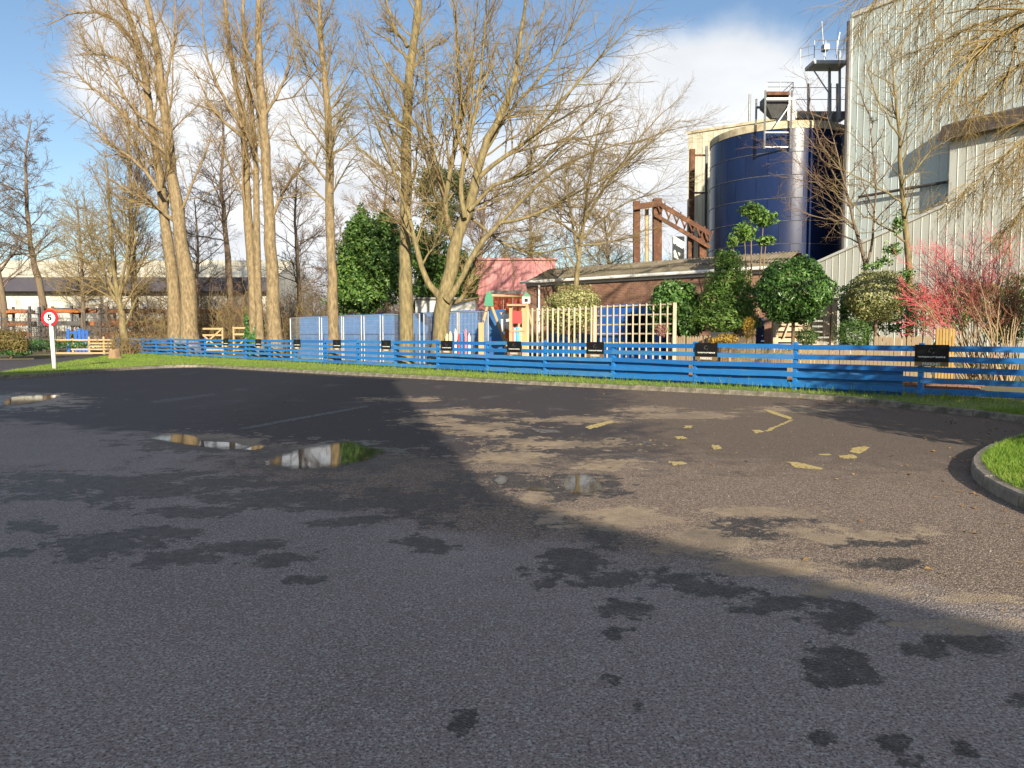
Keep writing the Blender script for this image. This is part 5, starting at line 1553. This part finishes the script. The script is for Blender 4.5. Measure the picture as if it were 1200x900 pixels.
shrub('pink_flowering_plant', 'small dusty pink flowering plant at the trellis end', 774, 24.2, [ball(775, 387, 8, 7, 24.2)], 420, .06, leaf_mat('pink_bloom', (.38, .15, .16), (.2, .16, .08), .7, .3, .2), 32, stem=False, cat='plant')
shrub('ochre_plant', 'low ochre-yellow foliage under the dark trough planter', 852, 21.7, [ball(850, 397, 14, 6, 21.7), ball(836, 399, 6, 4, 21.7)], 700, .06, leaf_mat('ochre_leaf', (.36, .21, .03), (.42, .30, .06), .7, .3, .2), 33, stem=False, cat='plant')
shrub('ochre_plant', 'upright ochre reedy plant just right of the dark trough', 876, 22.3, [ball(877, 385, 7, 15, 22.3)], 400, .09, MATS['ochre_leaf'], 34, aspect=.15, stem=False, cat='plant')
shrub('roadside_bush', 'tawny and green bush at the far left beyond the road', 12, 49, [ball(10, 400, 22, 13, 49), ball(-12, 396, 14, 15, 49), ball(22, 405, 10, 10, 48.6)], 5200, .13, leaf_mat('tawny_leaf', (.11, .12, .03), (.30, .20, .09), .7, .25, .25), 35)
shrub('ivy_patch', 'low dark ivy patch beside the road behind the speed sign', 46, 53, [ball(45, 404, 24, 7, 53), ball(85, 404, 16, 5, 56), ball(20, 413, 18, 4, 49)], 4200, .12, ivym, 36, stem=False, cat='plant')
# evergreen trees behind the hoarding
def evergreen(name, label, u, Y, bl, n, size, m_, seed):
    b = gz(P(u, 393, Y))
    stems = [((b - Vector((0, 0, .1)), b + Vector((.1, 0, 3)), b + Vector((0, .1, 7))), .22, .04)] + [((b + Vector((0, 0, 1.5)), b.lerp(c, .6) + Vector((0, 0, .4)), c), .09, .02) for c, _ in bl]
    return leafy(name, label, 'tree', b, bl, n, size, m_, seed, stems, stem_m, shell=.25, jit=.85, lump=.19)
evergreen('evergreen_tree', 'big dark glossy evergreen tree between the slim and straight poplars', 430, 47, [ball(424, 262, 10, 18, 47), ball(414, 276, 12, 16, 47), ball(452, 262, 12, 14, 47.4), ball(440, 285, 26, 24, 47), ball(412, 310, 20, 32, 47), ball(452, 318, 28, 32, 46.5), ball(428, 345, 34, 22, 46.3), ball(465, 290, 18, 26, 47.5), ball(404, 340, 14, 26, 47)], 26000, .24, laurel_d, 41)
evergreen('evergreen_tree', 'dark evergreen between the straight poplar and the forked tree', 515, 50, [ball(500, 300, 22, 36, 50), ball(530, 320, 22, 30, 50), ball(548, 335, 16, 26, 50), ball(500, 340, 24, 20, 50)], 13000, .24, laurel_d, 42)
evergreen('conifer', 'tall dark green pine showing through the twigs behind the forked tree', 525, 92, [ball(510, 205, 22, 12, 92), ball(530, 212, 18, 14, 92), ball(545, 225, 16, 14, 92), ball(498, 222, 14, 14, 92), ball(520, 250, 26, 30, 92)], 9000, .36, leaf_mat('pine_needles', (.05, .075, .03), (.10, .11, .045), .7, .2, .1), 43)

# ================================================================== BARE TREES
bark_y = mat('poplar_bark', (.27, .205, .115), (.125, .092, .052), 3.6, .9, 1.0, 9, stretch=(2.2, 2.2, .9), dirt=((.11, .095, .055), 3.5, .55))
bark_y2 = mat('mossy_bark', (.245, .20, .098), (.115, .09, .046), 3.8, .9, 1.0, 10, stretch=(2.5, 2.5, .7), dirt=((.12, .11, .055), 3.5, .55))
bark_d = mat('dark_bark', (.17, .125, .085), (.11, .08, .058), 4, .9, .6, 16, stretch=(2, 2, .6), dirt=((.16, .15, .07), 1.5, .5))
twig_y = mat('ochre_twig', (.25, .18, .085), (.17, .12, .06), 1.2, .85)
twig_o = mat('olive_twig', (.24, .185, .08), (.155, .11, .055), 1.0, .85)
twig_b = mat('brown_twig', (0.176, 0.114, 0.066), (0.123, 0.084, 0.053), 1.0, .85)
twig_d = mat('dark_twig', (.165, .12, .085), (.12, .085, .062), 1.0, .85)
def pl(Y, *uv, dy=None):
    """polyline through photo columns/rows at depth Y (dy: extra depth per point)"""
    out = []
    for i, (u, v) in enumerate(uv):
        y = Y + (dy[i] if dy else 0)
        out.append(tuple(P(u, v, y)))
    return out
def fromground(pts, z=VERGE_Z):
    a = pts[0]
    return [(a[0], a[1], z - .15)] + list(pts[1:])
# A: thick twin-stemmed poplar
Y = 54
bare_tree('poplar_tree', 'thick twin-stemmed pale poplar, leftmost of the big poplars', [
    (fromground(pl(Y, (224, 400), (219, 330), (212, 280), (205, 225), (198, 177), (191, 110), (184, 60), (171, 0), (158, -70))), .62, .13),
    (fromground(pl(Y + .6, (207, 400), (202, 330), (196, 280), (190, 230), (184, 187), (174, 117), (163, 56), (145, 0), (120, -80))), .50, .10)],
    [(pl(Y, (208, 262), (180, 240), (150, 222), (118, 205)), .16, .03), (pl(Y, (196, 180), (160, 150), (130, 120), (100, 96), (85, 80)), .15, .03), (pl(Y - 1, (187, 225), (160, 190), (125, 165), (98, 120)), .15, .03),
     (pl(Y, (176, 110), (140, 70), (110, 62), (95, 40)), .12, .03), (pl(Y, (192, 110), (200, 70), (205, 30), (206, -20)), .12, .03), (pl(Y + .5, (165, 60), (130, 20), (90, 15), (55, 30)), .12, .02), (pl(Y, (198, 160), (150, 120), (120, 60), (105, 0)), .12, .02)],
    bark_y, twig_y, 51, (26, 11, 7, 4, 5.2, .30, 36), tropl=.09, bias=(-.6, 0, 0), twig_r=.0062)
# B: poplar pair with ivy
Y = 44.2
bare_tree('poplar_tree', 'poplar pair with ivy on its left stem, left of the slim poplar', [
    (fromground(pl(Y, (323, 400), (320, 340), (317, 280), (312, 200), (308, 140), (304, 80), (303, 47), (303, 0), (306, -80))), .43, .11),
    (fromground(pl(Y + 1.5, (299, 400), (296, 330), (292, 280), (289, 210), (285, 154), (275, 93), (266, 28), (258, -60))), .36, .08),
    (fromground(pl(Y + 1.2, (305, 400), (301, 300), (300, 200), (294, 120), (286, 50), (284, -60))), .26, .07)],
    [(pl(Y, (318, 255), (330, 230), (345, 205), (362, 170)), .11, .02), (pl(Y, (290, 165), (262, 140), (242, 115), (228, 80)), .12, .02), (pl(Y, (284, 150), (255, 100), (240, 50), (236, 0)), .11, .02), (pl(Y, (308, 140), (330, 100), (345, 50), (350, 0)), .10, .02), (pl(Y, (305, 90), (285, 50), (270, 0)), .10, .02)],
    bark_y, twig_y, 52, (22, 9, 7, 4, 4.4, .32, 30), tropl=.10, bias=(-.15, 0, 0), twig_r=.0052)
# C slim poplar
Y = 39.5
bare_tree('poplar_tree', 'slim straight poplar left of the dark evergreen', [(fromground(pl(Y, (392, 400), (389, 330), (387, 280), (386, 200), (385, 140), (380, 85), (376, 40), (373, 0), (372, -90))), .295, .085)],
    [(pl(Y, (386, 215), (365, 190), (345, 165), (335, 140)), .07, .015), (pl(Y, (386, 160), (405, 130), (420, 95)), .06, .015), (pl(Y, (384, 120), (360, 80), (352, 40)), .06, .015)],
    bark_y, twig_o, 53, (44, 9, 7, 3, 3.6, .30, 48), tropl=.05, twig_r=.0048)
# D straight poplar
Y = 35.2
bare_tree('poplar_tree', 'straight thick poplar trunk just left of the forked tree', [(fromground(pl(Y, (476, 400), (475, 330), (475, 280), (476, 200), (477, 140), (482, 70), (491, 0), (497, -90))), .33, .15)],
    [(pl(Y, (480, 85), (500, 60), (525, 45)), .06, .02), (pl(Y, (478, 55), (462, 30), (450, -10)), .10, .03), (pl(Y, (476, 215), (440, 190), (410, 160), (395, 120)), .06, .015), (pl(Y, (476, 190), (452, 140), (430, 95), (415, 60)), .06, .015), (pl(Y, (475, 150), (445, 110), (432, 60), (420, 20)), .05, .012)],
    bark_y2, twig_o, 54, (30, 9, 7, 3, 4.0, .34, 50), tropl=.06, bias=(-.4, 0, 0), twig_r=.0044)
# E big forked spreading tree
Y = 33.4
bare_tree('spreading_tree', 'large forked spreading bare tree in the middle with pale limbs', [
    (fromground(pl(Y, (514, 402), (518, 375), (522, 345), (528, 318), (533, 289), (541, 262), (549, 247), (556, 215), (563, 187), (578, 150), (596, 117), (604, 80), (612, 30), (618, -40)), VERGE_Z), .42, .05),
    (pl(Y, (520, 352), (510, 342), (500, 328), (492, 305), (486, 280), (478, 250), (468, 222), (455, 180), (440, 140)), .19, .03),
    (pl(Y - .3, (523, 352), (533, 340), (545, 318), (555, 298), (570, 277), (587, 261), (615, 232), (643, 205), (672, 188), (699, 177), (735, 165)), .17, .025)],
    [(pl(Y + .4, (533, 289), (525, 262), (522, 240), (530, 190), (540, 140), (537, 90), (535, 47), (530, -20)), .15, .04), (pl(Y - .5, (545, 255), (540, 215), (548, 170), (560, 110), (568, 40), (572, -30)), .12, .03),
     (pl(Y, (556, 215), (580, 192), (615, 168), (650, 130), (680, 93), (712, 60), (745, 28)), .11, .02), (pl(Y + .5, (563, 190), (590, 140), (630, 95), (660, 50), (690, 0)), .10, .02), (pl(Y - .8, (587, 261), (630, 250), (670, 228), (715, 205), (760, 170), (800, 140)), .08, .015),
     (pl(Y - .3, (549, 247), (575, 222), (620, 200), (660, 165), (700, 130), (730, 110)), .10, .02), (pl(Y + .6, (524, 240), (510, 200), (505, 150), (498, 90), (500, 40)), .09, .02), (pl(Y, (540, 140), (550, 100), (555, 50), (560, 0)), .08, .02), (pl(Y, (578, 150), (600, 100), (625, 50), (640, 0)), .08, .02), (pl(Y + 1.0, (543, 250), (600, 290), (640, 296), (680, 285)), .07, .015),
     (pl(Y + 2, (524, 356), (538, 352), (550, 335), (555, 312), (558, 290)), .13, .05), (pl(Y, (486, 280), (470, 262), (450, 250), (428, 240)), .06, .012), (pl(Y, (495, 310), (512, 280), (520, 255)), .05, .012)],
    bark_y2, twig_o, 55, (12, 12, 8, 4, 4.2, .42, 40), tropl=.05, bias=(.4, 0, 0), twig_r=.0042)
# F thin tree in front of the brick outbuilding
Y = 33.0
bare_tree('slender_tree', 'slender bare tree in front of the brick outbuilding', [(fromground(pl(Y, (673, 402), (674, 350), (676, 325), (680, 289), (684, 262), (688, 225), (696, 180), (706, 130))), .15, .02),
    (pl(Y, (678, 300), (672, 270), (668, 240), (660, 200)), .07, .015)],
    [(pl(Y, (680, 285), (700, 262), (730, 240), (770, 225), (800, 212)), .05, .01), (pl(Y, (684, 262), (705, 225), (730, 190), (760, 150), (800, 112)), .06, .01), (pl(Y, (686, 245), (715, 205), (750, 175), (790, 140)), .05, .01), (pl(Y, (682, 280), (655, 262), (630, 255), (605, 250)), .045, .01), (pl(Y, (681, 288), (710, 285), (745, 275), (780, 262)), .045, .01), (pl(Y, (676, 262), (650, 235), (630, 205)), .04, .01)],
    bark_y2, twig_o, 56, (18, 11, 8, 3, 3.2, .25, 48), tropl=.04, twig_r=.0042)
# left small multi-stemmed tree
Y = 60
bare_tree('many_stemmed_tree', 'short many-stemmed olive tree behind the timber gate', [(fromground(pl(Y, (147, 402), (143, 370), (138, 345), (132, 300), (128, 245), (126, 190))), .32, .05)],
    [(pl(Y, (143, 365), (125, 335), (105, 312), (85, 300)), .14, .02), (pl(Y, (140, 352), (118, 310), (104, 270), (98, 225)), .14, .02), (pl(Y, (141, 350), (155, 300), (160, 260), (163, 210)), .12, .02), (pl(Y, (148, 380), (160, 350), (172, 330), (190, 318)), .09, .02), (pl(Y, (139, 345), (150, 290), (145, 240), (150, 190)), .12, .02), (pl(Y, (136, 330), (115, 280), (80, 250)), .08, .02)],
    bark_y2, twig_o, 57, (20, 10, 8, 4, 4.6, .22, 50), tropl=.06, twig_r=.0066, base=None)
# background trees
def bg_tree(name, label, pts, Y, r0, seed, lv, bark=bark_d, tw=twig_d, **k):
    bare_tree(name, label, [(fromground(pl(Y, *pts), .02), r0, .05)], [], bark, tw, seed, lv, **k)
bg_tree('alder_tree', 'dark alder with a bent trunk near the left edge', ((56, 402), (49, 345), (40, 310), (35, 280), (31, 230), (30, 187), (36, 140)), 74, .42, 61, (44, 9, 7, 3, 5.0, .34, 68), tropl=.02, twig_r=.012)
bg_tree('alder_tree', 'dark alder cut by the left edge of the picture', ((8, 402), (4, 360), (-4, 300), (-8, 230), (-6, 150)), 72, .42, 62, (40, 9, 7, 3, 5.0, .34, 62), tropl=.02, twig_r=.012)
bg_tree('brown_tree', 'brown twiggy tree left of the thick twin-stemmed poplar', ((160, 402), (157, 330), (154, 260), (152, 200), (150, 130)), 67, .36, 63, (52, 9, 7, 3, 5.0, .22, 44), bark_y, twig_b, tropl=.08, twig_r=.0105)
bg_tree('dark_tree', 'dark bare tree between the two poplar pairs', ((272, 402), (268, 317), (262, 250), (259, 210), (262, 160), (258, 120)), 75, .38, 64, (44, 9, 7, 3, 5.4, .28, 55), tropl=.03, twig_r=.0115)
bg_tree('dark_tree', 'dark bare tree right of the ivy-clad poplar pair', ((352, 402), (350, 330), (346, 260), (348, 200)), 70, .30, 65, (42, 9, 7, 3, 4.6, .25, 58), tropl=.03, twig_r=.011)
bg_tree('brown_tree', 'brown bare tree far behind the straight poplar', ((455, 402), (452, 300), (450, 250), (455, 205)), 78, .35, 66, (42, 9, 7, 3, 4.6, .3, 55), tw=twig_b, tropl=.03, twig_r=.012)
bg_tree('brown_tree', 'brown round-headed tree far behind the forked tree', ((560, 402), (562, 320), (566, 270), (570, 205)), 82, .40, 67, (50, 10, 7, 3, 5.6, .26, 60), tw=twig_b, tropl=.03, twig_r=.0125)
bg_tree('olive_tree', 'olive twiggy tree behind the pink shed', ((625, 402), (624, 330), (622, 280), (620, 225)), 72, .34, 68, (46, 10, 7, 3, 4.8, .25, 62), tw=twig_o, tropl=.02, twig_r=.0115)
bg_tree('olive_tree', 'olive twiggy tree behind the roof left of the rusty conveyor', ((715, 402), (714, 330), (712, 290), (708, 250)), 66, .25, 69, (40, 9, 7, 3, 4.2, .3, 62), tw=twig_o, tropl=.02, twig_r=.0105)
bg_tree('brown_tree', 'small brown tree in front of the industrial shed roof', ((98, 402), (97, 350), (95, 300), (90, 235)), 70, .26, 70, (44, 9, 7, 3, 5.2, .2, 62), tw=twig_o, tropl=.03, twig_r=.011)
bg_tree('dark_tree', 'dark bare tree right behind the thick twin-stemmed poplar', ((232, 402), (230, 340), (232, 290), (228, 235)), 72, .26, 71, (42, 9, 7, 3, 4.6, .2, 60), tropl=.03, twig_r=.011)
bg_tree('brown_tree', 'low brown bare tree far behind the slim poplar', ((395, 402), (398, 350), (396, 310), (400, 262)), 84, .26, 72, (44, 9, 7, 3, 5.0, .2, 62), tw=twig_b, tropl=.03, twig_r=.0125)

# ivy sleeve on the left stem of pair B
rng = np.random.default_rng(90)
n = 2400
iy0 = P(299, 393, 45.7); a = rng.random(n) * 2 * PI
top_h = 2.2 + .7 * np.sin(a * 2 + .5) + .4 * np.sin(a * 5)
tt = rng.random(n) ** 1.5
rad = .50 - .10 * tt + .22 * rng.random(n) * (1 - .6 * tt) + .06 * np.sin(a * 3 + tt * 9)
Pn = np.stack([iy0.x + .05 - .18 * tt + np.cos(a) * rad, iy0.y + np.sin(a) * rad, VERGE_Z + tt * top_h], 1)
Nn = np.stack([np.cos(a), np.sin(a), .2 + 0 * a], 1)
V, Fq = leaf_geo(rng, Pn, Nn + .4 * rng.normal(size=Nn.shape), np.full(n, .16), .8)
iv = empty('ivy', (iy0.x, iy0.y, VERGE_Z), 'green ivy sleeve round the lower stem of the poplar pair', 'ivy')
link('leaves', np_mesh('leaves', V - np.array([iy0.x, iy0.y, VERGE_Z]), Fq, ivym, np.repeat(rng.random(n), 2)), iv)

# undergrowth: uncountable bramble and saplings along the back of the plot
def thicket(name, x0, x1, y0, y1, n, h, m_, seed, zb=.0):
    rng = np.random.default_rng(seed)
    st = np.stack([rng.uniform(x0, x1, n), rng.uniform(y0, y1, n), np.full(n, zb)], 1)
    dr = np.stack([.35 * rng.normal(size=n), .35 * rng.normal(size=n), np.ones(n)], 1)
    ln = h * (.4 + .8 * rng.random(n))
    L1 = lvl(rng, st, dr, ln, np.full(n, .026), 6, .16, (0, 0, .02), .3)
    a = spawn(rng, *L1, 6, .15, 1, 45, 15, .5, .6, .013); L2 = lvl(rng, *a[:3], a[3], 4, .2, (0, 0, .0), .5)
    a = spawn(rng, *L2, 4, .2, 1, 40, 15, .5, .7, .011); L3 = lvl(rng, *a[:3], a[3], 3, .2, (0, 0, .0), .5)
    V, Fq = tri([np_tubes(*L1, 4), np_tubes(*L2, 3), np_spikes(L3[0], L3[1] * 1.2)])
    tag(link(name, np_mesh(name, V, Fq, m_)), kind='stuff')
thicket('undergrowth', -34, -6, 62, 82, 1000, 5.4, twig_b, 91)
thicket('undergrowth', -60, -30, 66, 82, 420, 4.2, twig_d, 92)
thicket('distant_wood', -50, 16, 96, 118, 480, 10.0, twig_b, 93)
thicket('distant_wood', -12, 16, 70, 90, 450, 7.5, twig_o, 94)
thicket('undergrowth', -28, -10, 58, 63, 230, 4.6, twig_o, 96)
thicket('distant_wood', -6, 13, 58, 66, 380, 7.5, twig_o, 97)
thicket('dry_stalks', -31, -25.5, 57, 60, 160, 1.5, twig_y, 95, VERGE_Z)

# ---------------------------------------------------------------- right-hand trees
Y = 27.5
bare_tree('garden_tree', 'thin pale-trunked bare tree in front of the tall clad building', [(fromground(pl(Y, (1067, 402), (1066, 340), (1063, 290), (1058, 233), (1055, 190), (1054, 155), (1050, 120), (1047, 90), (1044, 50))), .14, .015)],
    [(pl(Y, (1058, 215), (1080, 190), (1100, 170), (1120, 160)), .035, .008), (pl(Y, (1054, 160), (1035, 130), (1022, 100), (1012, 60)), .035, .008), (pl(Y, (1060, 255), (1090, 245), (1120, 225)), .03, .008), (pl(Y, (1054, 150), (1068, 110), (1072, 60)), .03, .008), (pl(Y, (1060, 240), (1030, 222), (1000, 205), (970, 190)), .04, .008), (pl(Y, (1064, 285), (1040, 268), (1010, 250), (985, 225)), .04, .008)],
    bark_y2, twig_o, 81, (16, 7, 5, 2, 2.0, .3, 48), tropl=.05, twig_r=.0045)
bare_tree('garden_tree', 'crooked two-stemmed brown bare tree left of the thin pale trunk', [(fromground(pl(28.5, (1016, 402), (1015, 350), (1013, 307), (1003, 270), (994, 233), (986, 200), (978, 167), (968, 130))), .10, .012), (pl(28.5, (1014, 315), (1021, 290), (1024, 260), (1026, 220), (1022, 170), (1018, 130)), .06, .012)],
    [(pl(28.5, (996, 240), (970, 222), (945, 212), (915, 208)), .035, .006), (pl(28.5, (992, 225), (968, 190), (945, 160), (930, 130)), .035, .006), (pl(28.5, (1000, 262), (972, 256), (945, 250), (918, 240)), .03, .006), (pl(28.5, (986, 200), (960, 165), (948, 120), (944, 90)), .03, .006), (pl(28.5, (1003, 270), (975, 232), (935, 190), (905, 165)), .03, .006)],
    bark_d, twig_b, 82, (12, 7, 5, 2, 1.9, .3, 52), tropl=.03, bias=(-.5, 0, 0), twig_r=.0045)
# ivy / holly leaves on the garden tree
shrub('climbing_ivy', 'straggly dark ivy leaves climbing between the two garden trees', 1045, 27.2, [ball(1046, 292, 12, 10, 27.2), ball(1036, 306, 12, 6, 27.2), ball(1052, 262, 8, 14, 27.2), ball(1022, 312, 14, 5, 27.2), ball(1062, 322, 10, 10, 27.2)], 650, .13, laurel_d, 83, shell=.1, jit=.9, stem=False, cat='ivy')
# red-stemmed shrub
def stem_shrub(name, label, u, Y, spots, m_stem, m_tip, seed, n=60):
    rng = np.random.default_rng(seed)
    b = gz(P(u, 393, Y)); org = np.array(tuple(b))
    root = empty(name, b, label, 'shrub')
    tg_ = np.array([tuple(P(x, y, Y + rng.uniform(-.7, .7))) for x, y in spots for _ in range(n // len(spots) + 1)])
    tg_ += rng.normal(size=tg_.shape) * .22
    m = len(tg_)
    st = np.array(tuple(b))[None] + np.concatenate([rng.normal(size=(m, 2)) * np.array([.35, .2]), np.zeros((m, 1))], 1)
    pts = np.empty((m, 8, 3))
    for i in range(8):
        q = i / 7
        pts[:, i] = st * (1 - q) + tg_ * q + np.array([0, 0, 1.])[None] * (.35 * math.sin(PI * q)) + rng.normal(size=(m, 3)) * .03 * (i > 0)
    rad = np.linspace(.018, .005, 8)[None] * (.7 + .6 * rng.random((m, 1)))
    V, Fq = np_tubes(pts, rad, 5)
    link('stems', np_mesh('stems', V - org, Fq, m_stem, smooth=True), root)
    a = spawn(rng, pts, rad, 7, .4, 1, 32, 14, .34, .6, .005); L2 = lvl(rng, *a[:3], a[3], 5, .12, (0, 0, .05), .4)
    a = spawn(rng, *L2, 6, .15, 1, 34, 12, .5, .7, .0055); L3 = lvl(rng, *a[:3], a[3], 4, .16, (0, 0, .03), .5)
    V, Fq = merge([np_tubes(*L2, 3), np_tubes(*L3, 3)])
    link('twigs', np_mesh('twigs', V - org, Fq, m_tip), root)
red_t = mat('red_twig', (.66, .12, .15), (.48, .09, .11), .9, .7)
rb_t = mat('red_brown_twig', (.28, .12, .075), (.20, .085, .055), .9, .8)
bark_p = mat('pale_shrub_stem', (.36, .28, .17), (.26, .19, .12), 4, .85)
stem_shrub('red_stemmed_shrub', 'wide bare shrub with pinkish red twig tips at the right', 1150, 22.8, [(1085, 330), (1080, 300), (1100, 290), (1120, 310), (1140, 285), (1065, 345), (1075, 375), (1110, 330), (1180, 285), (1150, 320)], bark_p, red_t, 84, 42)
stem_shrub('brown_stemmed_shrub', 'bare red-brown shrub with pale arching stems at the right edge', 1178, 22.0, [(1150, 330), (1175, 325), (1200, 322), (1130, 345), (1215, 345), (1160, 345), (1190, 340)], bark_p, rb_t, 85, 26)

# willow over the right edge
willow_t = mat('willow_twig', (0.289, 0.212, 0.081), (0.221, 0.153, 0.060), .8, .8)
rng = np.random.default_rng(86)
wb = Vector((17.0, 13.5, VERGE_Z)); org = np.array(tuple(wb))
wl = empty('willow_tree', wb, 'weeping willow outside the right edge, its ochre branches hanging into view', 'tree')
tr_p = resample([tuple(wb - Vector((0, 0, .15))), (16.9, 13.5, 2.5), (16.5, 13.7, 5.0), (15.8, 14.2, 8.0)], 16)
parts_ = [np_tubes(tr_p[None], np.linspace(.42, .15, 16)[None], 12)]
WL = [pl(15, (1330, 60), (1262, 10), (1205, 26), (1160, 50), (1125, 90), (1098, 128)), pl(15.6, (1340, 20), (1250, -60), (1160, -40), (1100, -5), (1062, 35)), pl(14.4, (1340, 90), (1270, 120), (1205, 160), (1160, 198), (1135, 225)), pl(16, (1330, 30), (1270, -10), (1215, 8), (1150, 28), (1110, 45), (1075, 75)),
      pl(15, (1340, 70), (1280, 60), (1215, 66), (1170, 95), (1140, 135)), pl(16.5, (1320, -40), (1230, -110), (1140, -90), (1080, -60), (1040, -20), (1020, 15)), pl(14.6, (1340, 110), (1290, 170), (1240, 190), (1200, 240), (1185, 270))]
lim = np.stack([resample(x, 12) for x in WL]); lr = np.linspace(.075, .012, 12)[None] * np.array([1.2, 1, .6, .9, .8, 1, .5])[:, None]
for x in WL:
    pass
st_ = np.repeat(np.array([[13.0, 13.6, 6.0]]), len(WL), 0)
conn = np.stack([resample([tuple(tr_p[9 + (i % 5)]), tuple((np.array(tr_p[9 + (i % 5)]) + np.array(WL[i][0])) / 2 + np.array([0, 0, .5])), WL[i][0]], 6) for i in range(len(WL))])
parts_ += [np_tubes(lim, lr, 7), np_tubes(conn, np.linspace(.12, .085, 6)[None] * np.ones((len(WL), 1)), 7)]
V, Fq = merge(parts_)
link('trunk', np_mesh('trunk', V - org, Fq, bark_y2, smooth=True), wl)
a = spawn(rng, lim, lr, 40, .1, 1, 40, 18, .32, .4, .006); L2 = lvl(rng, *a[:3], a[3], 6, .14, (0, 0, -.10), .4)
a = spawn(rng, *L2, 8, .1, 1, 36, 14, .8, .6, .0042); L3 = lvl(rng, *a[:3], a[3] * 0 + .0042, 6, .10, (-.02, 0, -.16), .5)
a = spawn(rng, *L3, 3, .2, 1, 28, 10, .6, .8, .0032); L4 = lvl(rng, *a[:3], a[3] * 0 + .0032, 4, .10, (0, 0, -.16), .6)
V, Fq = tri([np_tubes(*L2, 4), np_tubes(*L3, 3), np_spikes(L4[0], L4[1] * 1.2)])
link('crown', np_mesh('crown', V - org, Fq, willow_t), wl)
# evergreen bush on the island, outside the frame: its shade lies over the car park corner
b = Vector((8.35, 8.1, VERGE_Z))
leafy('island_bush', 'evergreen bush on the grass island outside the right edge', 'shrub', b, [(b + Vector((0, 0, 1.3)), (1.5, 1.5, 1.4)), (b + Vector((3.0, .2, 2.5)), (1.5, 1.5, 2.3)), (b + Vector((1.3, .1, 1.5)), (1.5, 1.5, 1.6))], 16000, .17, laurel_d, 87, [((b, b + Vector((.2, 0, 1)), b + Vector((1.0, 0, 3))), .1, .03)], stem_m, shell=.3, jit=.8)
